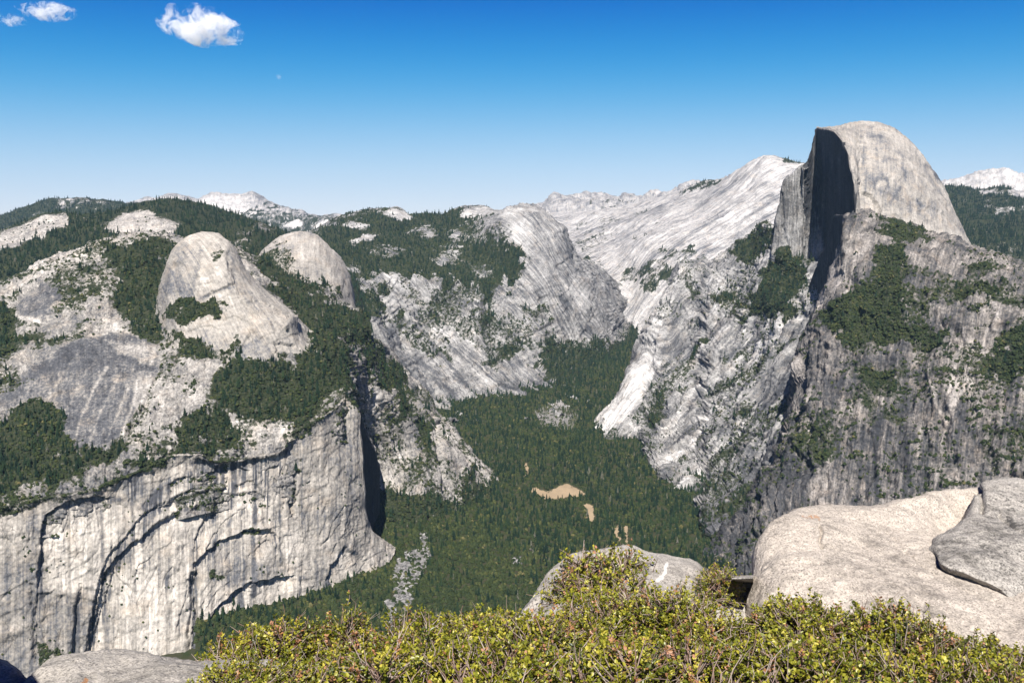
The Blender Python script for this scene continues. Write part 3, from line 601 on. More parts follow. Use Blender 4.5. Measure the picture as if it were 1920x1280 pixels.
# ---- slopes right of the column, falling to the valley
L = loft([[(600, 1040, 2850), (700, 980, 2960), (780, 985, 3000), (870, 990, 3150), (940, 950, 3400)],
          [(600, 960, 2950), (660, 930, 3020), (700, 908, 3090), (760, 922, 3080), (830, 940, 3150), (862, 942, 3200), (875, 905, 3300), (905, 908, 3380), (930, 914, 3450), (940, 922, 3470)],
          [(600, 860, 2960), (660, 860, 3020), (700, 840, 3120), (760, 850, 3180), (820, 850, 3260), (870, 870, 3380), (905, 890, 3480), (930, 912, 3520), (940, 921, 3540)],
          [(600, 760, 2900), (660, 755, 2950), (700, 750, 3080), (760, 760, 3270), (800, 790, 3420), (830, 810, 3500), (870, 850, 3560), (905, 885, 3600), (940, 919, 3640)],
          [(600, 660, 3000), (640, 660, 2990), (680, 680, 3080), (720, 700, 3330), (760, 728, 3560), (800, 770, 3640), (830, 800, 3680), (870, 844, 3700), (905, 881, 3720), (940, 918, 3740)],
          [(600, 590, 3200), (640, 600, 3220), (680, 625, 3300), (705, 640, 3420), (730, 662, 3680), (755, 690, 3740), (780, 716, 3800), (803, 748, 3840), (815, 782, 3860), (840, 798, 3860), (860, 822, 3860), (882, 852, 3860), (905, 880, 3860), (940, 917, 3860)]],
         600, 940, 1.8, 1.8, BACK(150))
displace(L, (22, 240), (6, 80), (2, 22), (1.2, 9), gully=[(20, 70, 600), (6, 22, 300)], blocks=[(6, 30, 110), (3, 12, 40)], terr=[(2.0, 32)], rot=R(-30), seed=51,
         grooves=[([(660, 640), (690, 720), (730, 790), (770, 870)], 14, 6), ([(815, 790), (825, 860), (835, 930)], 25, 6), ([(720, 660), (770, 760), (800, 850)], 12, 5)])
L.veg[:] = 0.28; L.tone[:] = 0.06
for q in ([(600, 590), (650, 600), (700, 645), (740, 690), (760, 735), (735, 740), (700, 700), (660, 680), (600, 690)], [(690, 700), (720, 690), (735, 720), (730, 745), (705, 740)], [(785, 800), (805, 790), (812, 830), (800, 850), (785, 835)], [(740, 755), (760, 740), (770, 770), (750, 790)]):
    paint(L, 'veg', q, 0.9, 4, 7)
paint(L, 'veg', [(780, 840), (812, 830), (815, 880), (800, 930), (775, 900)], 0.5, 4, 7)
paint(L, 'veg', [(860, 900), (880, 880), (890, 902), (930, 914), (940, 960), (860, 1000), (700, 1000), (690, 910), (700, 905), (760, 920), (862, 945)], 0.9, 3, 5)
for ln in ([(660, 650), (690, 720), (720, 760), (745, 830)], [(700, 760), (730, 820), (760, 880)], [(820, 800), (860, 850), (920, 910)], [(850, 795), (880, 815), (905, 835)]):
    paint_line(L, 'tone', ln, 0.35, 6)
finish(L, 'east_slope', 'cliff', m_slope, 'steep scree streaked cliff slope falling to the valley right of the dark sided column', 'cliff')

# ---- wall of the arches with the column at its right end
col_x = 673.0
rim = [(-120, 968, 1990), (0, 950, 2010), (60, 938, 2040), (110, 930, 2070), (160, 922, 2105), (215, 902, 2150), (270, 880, 2200), (330, 854, 2250), (375, 852, 2280), (405, 866, 2300), (440, 862, 2325), (480, 856, 2350), (515, 850, 2375), (535, 838, 2395), (545, 815, 2415), (560, 806, 2430), (600, 785, 2480), (630, 765, 2540), (650, 748, 2590), (662, 752, 2605), (672, 768, 2615), (673, 770, 2616)]
L = loft([[(-120, 1560, 1840), (0, 1500, 1890), (150, 1420, 1960), (350, 1330, 2060), (430, 1230, 2140), (560, 1190, 2290), (640, 1140, 2400), (700, 1090, 2520), (740, 1040, 2640)],
          [(-120, 1330, 1900), (0, 1320, 1940), (150, 1310, 2010), (330, 1280, 2090), (370, 1235, 2120), (430, 1170, 2185), (560, 1120, 2330), (640, 1090, 2430), (690, 1040, 2540), (720, 1030, 2620), (740, 1030, 2680)],
          [(-120, 1080, 1960), (0, 1060, 1990), (150, 1040, 2070), (350, 1010, 2200), (430, 1000, 2255), (560, 960, 2390), (640, 930, 2490), (672, 930, 2545), (685, 965, 2570), (700, 1000, 2610), (720, 1018, 2650), (740, 1028, 2700)],
          [(a, b + 16, c + 4) if a < 660 else (a, b + 22, c - 14) for a, b, c in rim] + [(680, 900, 2575), (686, 962, 2576), (700, 999, 2620), (720, 1016, 2660), (740, 1027, 2705)],
          rim + [(680, 880, 2600), (686, 958, 2600), (700, 996, 2630), (720, 1014, 2670), (740, 1026, 2710)]],
         -120, 740, 1.7, 1.7, [(-1, 14), (0, 50), (30, 160)])
arches = [([(69, 1110), (72, 1052), (77, 991), (83, 963), (109, 947), (153, 934), (218, 930)], 15, 170),
          ([(62, 1245), (66, 1190), (64, 1140), (70, 1105)], 9, 60),
          ([(153, 1250), (157, 1225), (168, 1179), (177, 1114), (190, 1066), (210, 1035), (238, 1000), (262, 969), (306, 939), (350, 921), (394, 908), (440, 903)], 10, 60),
          ([(158, 1250), (162, 1222), (184, 1127), (195, 1074), (232, 1031), (276, 996), (322, 963), (376, 945), (428, 930)], 17, 260),
          ([(176, 1200), (190, 1140), (206, 1095), (216, 1060)], 7, 30),
          ([(350, 1250), (361, 1179), (363, 1114), (365, 1057), (394, 1031), (424, 1009), (464, 991), (502, 990), (530, 1010)], 17, 200),
          ([(363, 1040), (366, 1010), (374, 988), (394, 963), (430, 942)], 9, 60), ([(385, 1045), (400, 1010), (415, 985), (440, 960), (470, 942)], 7, 40),
          ([(380, 1220), (392, 1166), (414, 1136), (437, 1114), (472, 1092), (512, 1082), (560, 1078)], 16, 160),
          ([(360, 862), (385, 862), (407, 873), (431, 867), (477, 860), (516, 855), (538, 838)], 11, 90),
          ([(306, 908), (345, 893), (400, 884), (432, 872), (470, 880)], 9, 60),
          ([(296, 950), (340, 930), (400, 922), (480, 920), (505, 932)], 9, 60),
          ([(440, 905), (470, 898), (492, 916), (500, 938)], 8, 40),
          ([(128, 1250), (140, 1150), (152, 1095)], 10, 60), ([(612, 1090), (622, 1062), (632, 1042), (643, 1022)], 14, 40), ([(430, 862), (432, 890), (434, 940)], 8, 40),
          ([(505, 1010), (522, 1030), (530, 1064)], 6, 40), ([(250, 1100), (262, 1060), (290, 1040)], 4, 40), ([(300, 1120), (310, 1080), (325, 1060)], 4, 40), ([(330, 1180), (345, 1120), (352, 1080)], 5, 40)]
L.tone[:] = 0.10
displace(L, (9, 160), (3.5, 60), (2.2, 22), (0.9, 8), blocks=[(2.2, 36, 120), (1.4, 14, 40)], terr=[(1.2, 40)], seed=61, strokes=arches,
         grooves=[([(545, 812), (549, 864), (551, 908), (553, 970)], 26, 4.5), ([(136, 1240), (142, 1135), (153, 1092)], 8, 3), ([(363, 1070), (359, 1140), (352, 1240)], 16, 4), ([(366, 1120), (376, 1190), (380, 1230)], 12, 4), ([(60, 1090), (64, 1150), (62, 1240)], 8, 4), ([(170, 1190), (180, 1120), (200, 1070)], 9, 3)])
arch_in = [(80, 960), (110, 945), (214, 936), (260, 960), (330, 915), (440, 870), (530, 850), (545, 960), (560, 1080), (600, 1130), (400, 1210), (340, 1300), (150, 1300), (180, 1120), (80, 1100)]
paint(L, 'tone', arch_in, 0.42, 8, 8)
for ln, _, _ in arches: paint_line(L, 'stain', [(a + 5, b + 6) for a, b in ln], 0.75, 7, 2)
paint(L, 'tone', [(-40, 960), (75, 960), (70, 1100), (140, 1160), (130, 1300), (-40, 1320)], 0.0, 10, 10, mode='set')
paint(L, 'tone', [(550, 820), (650, 755), (672, 770), (690, 960), (640, 1020), (600, 1100), (570, 1060), (555, 930)], 0.0, 8, 8, mode='set')
paint(L, 'tone', [(395, 1010), (520, 1000), (540, 1070), (440, 1100), (380, 1090)], 0.10, 8, 8, mode='set')
paint(L, 'tone', [(630, 1040), (660, 1030), (655, 1080), (635, 1075)], 0.35, 4, 4)
for q in ([(320, 890), (440, 872), (440, 935), (330, 945), (262, 985), (262, 950)], [(400, 920), (430, 935), (395, 985), (366, 1015)], [(440, 880), (530, 860), (540, 930), (500, 915), (440, 905)], [(240, 995), (290, 970), (250, 1060), (200, 1080)], [(225, 905), (262, 890), (262, 930), (240, 940)], [(460, 1095), (510, 1085), (470, 1140), (440, 1160)], [(480, 930), (540, 960), (520, 990), (470, 985)]):
    paint(L, 'stain', q, 0.85, 8, 5)
paint(L, 'stain', arch_in, 0.30, 8, 8)
for q in ([(-120, 962), (0, 945), (110, 926), (215, 898), (330, 850), (330, 862), (215, 915), (110, 940), (0, 965), (-120, 985)], [(540, 800), (600, 780), (590, 800), (555, 830)]):
    paint(L, 'veg', q, 0.48, 4, 6)
for q in ([(470, 992), (500, 990), (490, 1000), (460, 1005)], [(395, 1070), (430, 1085), (420, 1095), (390, 1090)], [(70, 1200), (130, 1225), (130, 1260), (80, 1260)]):
    paint(L, 'veg', q, 0.6, 3, 4)
paint_line(L, 'veg', [(a, b - 2) for a, b, c in rim], 0.42, 5, 5)
finish(L, 'arch_wall', 'cliff', m_cliff, 'pale striped cliff with huge dark rimmed arches in the lower left, ending in a column', 'cliff')
# the column's shadowed right-hand side, running straight back from its edge
def colY(px): return 2612 + (px - 673) * 9.0
L = loft([[(666, 1110, 2500), (673, 1075, 2520), (690, 1010, 2640), (712, 960, 2950)],
          [(666, 1000, 2590), (673, 985, 2570), (682, 978, 2620), (688, 968, 2690), (696, 930, colY(696)), (704, 905, colY(704)), (712, 890, colY(712))],
          [(666, 880, 2620), (673, 880, 2598), (682, 880, colY(682)), (690, 880, colY(690)), (700, 885, colY(700)), (706, 888, colY(706)), (712, 885, colY(712))],
          [(666, 765, 2625), (673, 768, 2612), (676, 780, colY(676)), (680, 792, colY(680)), (688, 815, colY(688)), (695, 832, colY(695)), (702, 848, colY(702)), (706, 862, colY(706)), (712, 878, colY(712))]],
         666, 712, 0.5, 1.7, [(-3, 40), (-4, 120), (20, 260)])
displace(L, (2, 120), (1.5, 50), (1, 18), gully=[(2.0, 30, 300)], seed=66)
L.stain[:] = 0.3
L.tone[:] = -0.28  # stain and tone darken the colour, deepening the shade of this side
finish(L, 'column_side', 'cliff', m_face_shade, 'tall dark shadowed side of the rock column above the wooded valley', 'cliff')

# ---- right-hand canyon wall, diagonal slabs
L = loft([[(1060, 900, 4300), (1100, 900, 4300), (1200, 920, 4150), (1260, 1000, 3600), (1330, 1090, 3000), (1400, 1180, 2650), (1620, 1270, 2500)],
          [(1060, 842, 4080), (1080, 839, 4100), (1120, 833, 4150), (1200, 826, 4180), (1225, 862, 3880), (1240, 890, 3680), (1260, 915, 3500), (1310, 952, 3250), (1335, 1005, 2930), (1400, 1060, 2680), (1470, 1080, 2600), (1620, 1100, 2560)],
          [(1060, 841, 4120), (1080, 837, 4150), (1120, 815, 4250), (1180, 790, 4300), (1230, 800, 4200), (1270, 830, 4000), (1310, 860, 3750), (1360, 890, 3450), (1420, 900, 3200), (1480, 880, 3080), (1620, 880, 3050)],
          [(1060, 840, 4150), (1080, 835, 4190), (1120, 800, 4330), (1160, 765, 4450), (1200, 730, 4500), (1250, 720, 4420), (1310, 730, 4250), (1360, 740, 4000), (1420, 730, 3800), (1480, 710, 3600), (1540, 700, 3500), (1620, 700, 3500)],
          [(1060, 839, 4180), (1080, 834, 4220), (1120, 796, 4380), (1160, 757, 4520), (1190, 690, 4650), (1220, 640, 4730), (1250, 600, 4760), (1290, 600, 4700), (1340, 610, 4500), (1400, 610, 4300), (1460, 600, 3980), (1520, 585, 3800), (1560, 550, 3650), (1620, 540, 3600)],
          [(1060, 838, 4200), (1080, 833, 4250), (1120, 792, 4430), (1160, 750, 4570), (1185, 695, 4700), (1210, 635, 4800), (1235, 580, 4880), (1260, 525, 4950), (1280, 510, 4950), (1320, 520, 4850), (1370, 510, 4700), (1430, 495, 4400), (1480, 515, 4180), (1520, 525, 4060), (1560, 505, 3800), (1620, 495, 3700)],
          [(1060, 837, 4230), (1080, 832, 4280), (1120, 788, 4480), (1150, 757, 4600), (1168, 728, 4700), (1185, 685, 4780), (1200, 645, 4850), (1220, 600, 4930), (1240, 560, 5000), (1258, 515, 5080), (1272, 494, 5120), (1300, 489, 5100), (1330, 496, 5050), (1360, 478, 5000), (1385, 455, 4950), (1410, 440, 4900), (1438, 424, 4600), (1452, 432, 4450), (1464, 466, 4300), (1480, 482, 4240), (1500, 490, 4200), (1530, 496, 4120), (1560, 480, 3830), (1620, 475, 3750)]],
         1060, 1620, 1.8, 1.8, BACK(220))
mk = 1 - 0.65 * (1 - sstep(-12, 12, sd_poly(L.px, L.py, [(1070, 845), (1105, 808), (1140, 774), (1163, 746), (1184, 700), (1203, 656), (1228, 636), (1244, 655), (1230, 705), (1210, 748), (1192, 775), (1170, 800), (1140, 822), (1108, 840)])))
displace(L, (30, 300), (9, 100), (2.5, 28), (1.2, 10), gully=[(30, 90, 1100), (9, 28, 500)], blocks=[(8, 36, 190), (4.5, 16, 60)], terr=[(5, 45), (3, 18)], rot=R(38), seed=71, mask=mk,
         grooves=[([(1500, 590), (1440, 640), (1370, 700), (1290, 780)], 16, 6), ([(1470, 640), (1400, 720), (1300, 830)], 14, 6), ([(1500, 690), (1440, 800), (1390, 900)], 20, 7), ([(1210, 640), (1225, 700), (1200, 760)], 10, 5), ([(1500, 560), (1510, 590), (1495, 620)], 25, 5)],
         strokes=[([(1275, 497), (1262, 560), (1235, 640), (1215, 700)], 18, 90)])
L.tone[:] = 0.02; L.veg[:] = 0.19
for q in ([(1372, 480), (1388, 448), (1440, 422), (1456, 434), (1452, 462), (1422, 492), (1385, 496)], [(1412, 566), (1448, 500), (1468, 465), (1498, 486), (1518, 508), (1508, 562), (1460, 604), (1418, 592)], [(1372, 600), (1390, 588), (1404, 600), (1390, 614)], [(1060, 850), (1200, 828), (1222, 866), (1258, 918), (1310, 955), (1335, 1010), (1400, 1065), (1400, 1160), (1060, 900)]):
    paint(L, 'veg', q, 0.95, 3, 6)
for ln, w in (([(1500, 640), (1400, 700), (1300, 760), (1210, 800)], 9), ([(1300, 560), (1380, 570), (1420, 580)], 8), ([(1480, 760), (1400, 820), (1330, 900)], 12), ([(1330, 640), (1280, 700), (1240, 740), (1225, 790)], 8), ([(1420, 880), (1360, 960), (1330, 1000)], 12), ([(1290, 545), (1340, 560), (1380, 555)], 6), ([(1450, 620), (1350, 690), (1280, 740)], 7), ([(1420, 760), (1330, 820), (1260, 880)], 8)):
    paint_line(L, 'veg', ln, 0.34, w, 8)
paint(L, 'veg', [(1300, 900), (1400, 880), (1450, 900), (1440, 1080), (1330, 1060)], 0.42, 10, 10)
talus = [(1074, 841), (1105, 812), (1140, 778), (1163, 750), (1184, 700), (1203, 656), (1228, 640), (1242, 655), (1226, 700), (1206, 742), (1188, 768), (1166, 792), (1140, 814), (1108, 832)]
paint(L, 'veg', [(1150, 800), (1200, 770), (1225, 790), (1225, 860), (1200, 828), (1120, 836)], 0.36, 5, 6)
paint(L, 'tone', [(1150, 805), (1195, 775), (1240, 720), (1250, 780), (1225, 850), (1120, 836)], -0.1, 6, 6, mode='add')
paint(L, 'veg', talus, 0.0, 3, 4, mode='set'); paint(L, 'tone', talus, 0.52, 11, 12); paint(L, 'tone', [(1080, 836), (1140, 782), (1170, 748), (1195, 700), (1205, 720), (1180, 765), (1140, 808)], 0.68, 7, 9)
paint(L, 'tone', [(1195, 680), (1215, 620), (1262, 500), (1278, 500), (1252, 600), (1235, 650), (1210, 700)], 0.36, 7, 8)
for ln in ([(1235, 865), (1270, 850)], [(1225, 885), (1258, 868), (1280, 850)], [(1262, 925), (1290, 905), (1310, 880)], [(1440, 660), (1380, 720), (1320, 790)], [(1400, 800), (1350, 850), (1310, 890)], [(1480, 600), (1430, 640), (1400, 660)], [(1340, 640), (1300, 690), (1260, 730)], [(1320, 720), (1270, 780), (1240, 810)]):
    paint_line(L, 'tone', ln, 0.4, 5); 
for ln in ([(1225, 885), (1258, 868), (1280, 850)], [(1255, 930), (1290, 905), (1315, 885)]): paint_line(L, 'veg', ln, -0.9, 10)
paint(L, 'tone', [(1330, 900), (1420, 880), (1500, 780), (1520, 1000), (1420, 1080), (1330, 1040)], -0.28, 14, 10, mode='set')
for q, v in (([(1400, 640), (1480, 600), (1490, 640), (1400, 720), (1340, 780), (1330, 740)], .10), ([(1420, 700), (1500, 680), (1470, 780), (1420, 880), (1380, 900)], -.16), ([(1290, 500), (1370, 510), (1360, 560), (1280, 560)], .16), ([(1440, 590), (1500, 560), (1490, 600), (1440, 640)], .2), ([(1250, 640), (1330, 600), (1300, 660), (1240, 720)], -.12)):
    paint(L, 'tone', q, v, 9, 10, mode='add')
for ln, v in (([(1490, 650), (1420, 700), (1340, 780), (1270, 840)], -.35), ([(1440, 620), (1360, 680), (1290, 740)], -.3), ([(1380, 600), (1310, 650), (1250, 710)], -.3), ([(1480, 720), (1420, 790), (1360, 860)], -.35), ([(1330, 530), (1280, 580), (1250, 640)], -.25), ([(1500, 600), (1440, 650), (1400, 680)], .3), ([(1420, 720), (1360, 770), (1300, 830)], .25)):
    paint_line(L, 'tone', ln, v, 4, 4)
finish(L, 'south_wall', 'cliff', m_slab, 'grey canyon wall of diagonal slabs with a white rockslide reaching the valley forest', 'cliff')

# ---- great dome: rounded front, then its sheer shaded face
def fY(px): # distance of the sheer face along its plane
    k = (px - 960) / FPX
    return (1426 - 0.21 * 3600) / (k - 0.21)
e_face = [(1531, 242), (1545, 244), (1562, 248), (1572, 256), (1580, 266), (1586, 278), (1590, 290), (1594, 305), (1597, 320), (1600, 336), (1602, 352), (1604, 372), (1605.5, 396), (1606.5, 418)]
edgeY = lambda x: fY(x) - 4
crest = [(1531, 240, 4800), (1545, 238.5, 4580), (1560, 238, 4440), (1580, 234, 4340), (1600, 229.5, 4280), (1620, 228, 4250), (1640, 229.5, 4230), (1660, 234, 4210), (1680, 243, 4200), (1700, 258, 4190), (1715, 273, 4180), (1735, 299, 4170), (1752, 322, 4160), (1765, 341, 4150), (1775, 362, 4140), (1785, 387, 4130), (1798, 416, 4120), (1810, 440, 4110), (1822, 464, 4100), (1835, 485, 4090), (1850, 515, 4080)]
L = loft([[(a, b + (0 if a < 1606 else 40), edgeY(a)) for a, b in e_face] + [(1612, 455, 3560), (1700, 480, 3560), (1850, 560, 3700)],
          [(a, b - 0.05 * (b - 240), edgeY(a) + 5) for a, b in e_face] + [(1612, 405, 3600), (1640, 408, 3610), (1700, 420, 3640), (1760, 436, 3700), (1800, 450, 3780), (1822, 472, 3860), (1850, 540, 3950)],
          [(a, 0.6 * b + 0.4 * 238, edgeY(a) + 20 + 80 * (a - 1531) / 75) for a, b in e_face[:-1]] + [(1612, 335, 3700), (1660, 335, 3700), (1720, 350, 3760), (1770, 390, 3860), (1800, 434, 3930), (1822, 469, 3980), (1850, 530, 4000)],
          [(a, 0.25 * b + 0.75 * 238, edgeY(a) + 35 + 320 * (a - 1531) / 75) for a, b in e_face[:-1]] + [(1612, 268, 3960), (1660, 272, 3940), (1700, 295, 3940), (1740, 335, 3960), (1770, 373, 4000), (1800, 425, 4030), (1822, 466, 4050), (1850, 522, 4050)],
          crest],
         1531, 1850, 1.5, 1.6, BACK(200))
displace(L, (7, 200), (3.0, 70), (1.6, 22), (0.6, 8), gully=[(1.0, 26, 420)], blocks=[(2.0, 34, 90)], terr=[(1.4, 55)], seed=81,
         strokes=[([(1622, 358), (1634, 366), (1645, 380), (1656, 402)], 24, 10), ([(1560, 249), (1580, 262), (1592, 290)], 0, 5), ([(1600, 330), (1612, 345), (1620, 372)], 10, 8), ([(1640, 300), (1665, 285), (1690, 292)], 5, 12), ([(1690, 330), (1715, 318), (1740, 335)], 5, 12), ([(1720, 400), (1745, 388), (1770, 402)], 5, 12), ([(1610, 290), (1630, 278), (1650, 284)], 4, 10), ([(1660, 260), (1690, 262), (1715, 285)], 4, 12), ([(1688, 350), (1672, 372), (1668, 400)], 8, 12), ([(1640, 345), (1650, 328), (1662, 335)], 6, 10), ([(1758, 320), (1740, 300), (1722, 280)], -4, 16), ([(1606, 370), (1612, 340), (1608, 300)], 6, 10)],
         grooves=[([(1655, 400), (1660, 360), (1680, 310)], 5, 3), ([(1720, 376), (1728, 384), (1735, 386)], 5, 3)])
L.tone[:] = 0.08
for ln, v in (([(1700, 262), (1740, 310), (1770, 370)], .14), ([(1690, 350), (1672, 375), (1668, 400)], -.3), ([(1640, 345), (1648, 330), (1662, 333), (1668, 350)], -.3), ([(1645, 350), (1652, 340), (1660, 345)], .3), ([(1615, 280), (1625, 330), (1622, 360)], -.2), ([(1650, 250), (1690, 290), (1700, 340)], -.16), ([(1720, 376), (1730, 386)], -.5), ([(1735, 310), (1750, 320), (1760, 335)], -.4), ([(1590, 240), (1620, 255), (1640, 290)], .15), ([(1680, 330), (1690, 300), (1680, 280)], .15), ([(1630, 262), (1640, 256), (1652, 258)], -.3), ([(1655, 300), (1668, 296), (1680, 300)], -.25), ([(1700, 305), (1715, 320), (1718, 345)], .2), ([(1600, 262), (1610, 300), (1612, 350)], .15), ([(1752, 328), (1764, 345)], -.4)):
    paint_line(L, 'tone', ln, v, 3.5, 3)
paint(L, 'tone', [(1665, 275), (1680, 262), (1688, 275), (1675, 288)], 0.25, 5, 5)
paint(L, 'tone', [(1610, 380), (1700, 395), (1800, 440), (1822, 470), (1700, 440), (1610, 420)], 0.20, 8, 6)
paint(L, 'tone', [(1606, 260), (1650, 250), (1700, 300), (1720, 360), (1650, 360), (1615, 320)], -0.10, 14, 10, mode='add')
paint(L, 'veg', [(1600, 420), (1640, 410), (1700, 424), (1760, 442), (1822, 475), (1850, 500), (1850, 600), (1600, 520)], 0.5, 4, 6)
finish(L, 'great_dome', 'granite_dome', m_dome, 'huge half dome of pale granite with one side sheared off, on the right skyline', 'dome')

xs = [1508, 1514, 1518, 1522, 1526, 1531]
topf = [(1506, 320), (1512, 308), (1516, 298), (1520, 285), (1524, 268), (1528, 252), (1531, 243.5)] + [(a, b + 1) for a, b in e_face[1:]]
Yf = lambda x: fY(x) if x > 1531 else fY(1531) - (1531 - x) * 14
sh = [(1446, 470, 4330), (1450, 445, 4330), (1455, 415, 4340), (1460, 385, 4350), (1464, 362, 4350), (1470, 342, 4350), (1478, 332, 4360), (1486, 326, 4370), (1496, 318, 4380), (1503, 313, 4400)]
L = loft([[(1446, 560, 4280), (1480, 570, 4260), (1515, 580, 4290), (1540, 580, 4200), (1560, 570, 3980), (1607, 520, 3500)],
          [(1446, 476, 4290), (1460, 470, 4290), (1480, 484, 4270), (1500, 490, 4280), (1515, 494, 4330), (1530, 500, 4280), (1545, 500, 4200), (1565, 480, fY(1565) - 20), (1590, 450, fY(1590) - 15), (1607, 440, fY(1607) - 15)],
          [(1446, 474, 4310), (1460, 430, 4320), (1480, 410, 4320), (1500, 400, 4330), (1514, 400, 4370), (1520, 400, 4420), (1530, 400, 4450), (1545, 400, fY(1545) - 20), (1565, 390, fY(1565) - 8), (1590, 380, fY(1590) - 8), (1601, 385, fY(1601) - 6), (1607, 424, fY(1607) - 4)],
          sh + [(a, b, Yf(a)) for a, b in topf]],
         1446, 1607, 0.9, 1.6, [(-1, 12), (-1.5, 40)], 3)
displace(L, (4, 220), (3.0, 70), (1.5, 24), gully=[(5, 40, 500), (2.0, 14, 260)], blocks=[(2.2, 24, 150)], seed=85,
         grooves=[([(1513, 300), (1514, 400), (1512, 490)], 18, 4), ([(1468, 360), (1470, 430), (1478, 480)], 14, 3), ([(1538, 260), (1536, 360), (1530, 470)], 9, 3), ([(1456, 420), (1458, 450), (1456, 475)], 8, 3)])
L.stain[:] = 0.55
L.tone[:] = -0.22  # shade of the face deepened in its colour, besides the dark streaks
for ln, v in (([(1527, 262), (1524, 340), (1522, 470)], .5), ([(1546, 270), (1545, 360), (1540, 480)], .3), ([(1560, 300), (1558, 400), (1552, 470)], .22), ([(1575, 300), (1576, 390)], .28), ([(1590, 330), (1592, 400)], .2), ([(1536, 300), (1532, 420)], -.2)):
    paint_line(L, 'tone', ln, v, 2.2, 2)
paint(L, 'tone', [(1446, 330), (1512, 300), (1514, 500), (1446, 490)], 0.48, 4, 4)  # sunlit shoulder painted lighter than the shaded face
paint(L, 'tone', [(1514, 420), (1530, 380), (1545, 470), (1532, 500), (1512, 500)], 0.45, 5, 5)  # lit rib lightened in colour as well
finish(L, 'great_face', 'cliff', m_face_shade, 'sheer shadowed rock face of the great dome with a lit shoulder at its left', 'cliff')

# ---- front massif below the great dome
cr = [(1470, 800, 3080), (1480, 760, 3150), (1492, 705, 3230), (1502, 655, 3300), (1520, 605, 3380), (1535, 575, 3420), (1546, 560, 3440), (1556, 530, 3450), (1560, 490, 3450), (1559, 440, 3470), (1561, 418, 3480), (1567, 402, 3490)]
edge = [(1300, 1055, 2760), (1330, 1035, 2780), (1360, 1003, 2800), (1390, 968, 2840), (1411, 930, 2880), (1430, 895, 2930), (1446, 860, 2980), (1460, 825, 3040)]
corner = edge + [(1470, 800, 3080), (1480, 760, 3150), (1490, 715, 3210), (1500, 672, 3280), (1512, 632, 3330), (1526, 603, 3370), (1540, 580, 3390), (1552, 555, 3400), (1562, 530, 3410), (1568, 505, 3415), (1574, 485, 3420), (1577, 470, 3425), (1580, 440, 3430), (1584, 420, 3440)]
L = loft([[(1300, 1250, 2350), (1400, 1280, 2200), (1600, 1300, 2080), (2040, 1320, 1950)],
          [(1300, 1100, 2600), (1360, 1080, 2580), (1420, 1060, 2560), (1500, 1040, 2540), (1700, 1000, 2480), (2040, 980, 2350)],
          [(1300, 1065, 2720), (1360, 1020, 2740), (1411, 960, 2800), (1446, 900, 2850), (1480, 860, 2860), (1550, 840, 2800), (1700, 830, 2720), (1850, 820, 2620), (2040, 800, 2540)],
          [(1300, 1058, 2745), (1360, 1008, 2775), (1411, 938, 2850), (1446, 870, 2930), (1480, 790, 3020), (1500, 740, 3060), (1530, 700, 3060), (1600, 670, 3000), (1700, 670, 2930), (1850, 650, 2840), (2040, 640, 2760)],
          [(a, b + 2, c - 12) for a, b, c in edge] + [(1480, 765, 3120), (1500, 680, 3230), (1526, 612, 3310), (1552, 570, 3330), (1580, 530, 3300), (1640, 520, 3240), (1700, 530, 3160), (1800, 550, 3040), (1900, 560, 2960), (2040, 570, 2900)],
          [(a, b + 1, c - 5) for a, b, c in corner] + [(1600, 420, 3460), (1640, 440, 3440), (1700, 455, 3400), (1780, 470, 3320), (1850, 495, 3220), (1920, 515, 3140), (2040, 530, 3080)],
          corner + [(1590, 408, 3480), (1600, 407, 3520), (1640, 416, 3560), (1700, 426, 3580), (1740, 435, 3560), (1780, 448, 3520), (1815, 467, 3470), (1850, 478, 3420), (1885, 488, 3380), (1920, 497, 3340), (1970, 502, 3300), (2040, 515, 3280)]],
         1300, 2040, 1.8, 1.8, [(-1, 40), (-2, 120), (30, 400)])
displace(L, (34, 300), (10, 90), (3, 28), (1.5, 10), gully=[(24, 85, 420), (6, 24, 200)], blocks=[(9, 34, 90), (4.5, 15, 34)], terr=[(5, 48), (3, 18)], rot=R(8), seed=91,
         grooves=[([(1510, 660), (1500, 720), (1480, 800), (1440, 880)], 26, 7), ([(1470, 820), (1500, 860), (1520, 870)], 14, 5), ([(1745, 700), (1770, 780), (1760, 860)], 10, 6), ([(1700, 750), (1690, 840), (1700, 940)], 10, 6), ([(1600, 760), (1590, 850), (1600, 950)], 9, 6), ([(1850, 780), (1870, 820), (1900, 840)], 9, 5)],
         strokes=[([(1490, 862), (1505, 850), (1525, 868)], 18, 30), ([(1460, 1000), (1475, 900), (1490, 870)], 12, 40)])
L.veg[:] = 0.20; L.tone[:] = -0.02
paint(L, 'veg', [(1500, 640), (1560, 600), (1700, 520), (1800, 500), (2040, 520), (2040, 720), (1860, 720), (1700, 640), (1560, 650)], 0.38, 12, 12)
for q in ([(1536, 625), (1552, 590), (1580, 560), (1612, 545), (1640, 530), (1668, 528), (1692, 545), (1700, 590), (1692, 640), (1660, 655), (1620, 640), (1570, 632)], [(1655, 425), (1700, 424), (1740, 438), (1738, 455), (1700, 452), (1650, 448)], [(1852, 700), (1858, 655), (1900, 610), (1950, 600), (1980, 720), (1900, 722)], [(1640, 470), (1690, 462), (1700, 490), (1690, 540), (1650, 530), (1640, 500)], [(1730, 620), (1780, 612), (1800, 635), (1760, 645), (1735, 640)]):
    paint(L, 'veg', q, 0.9, 4, 8)
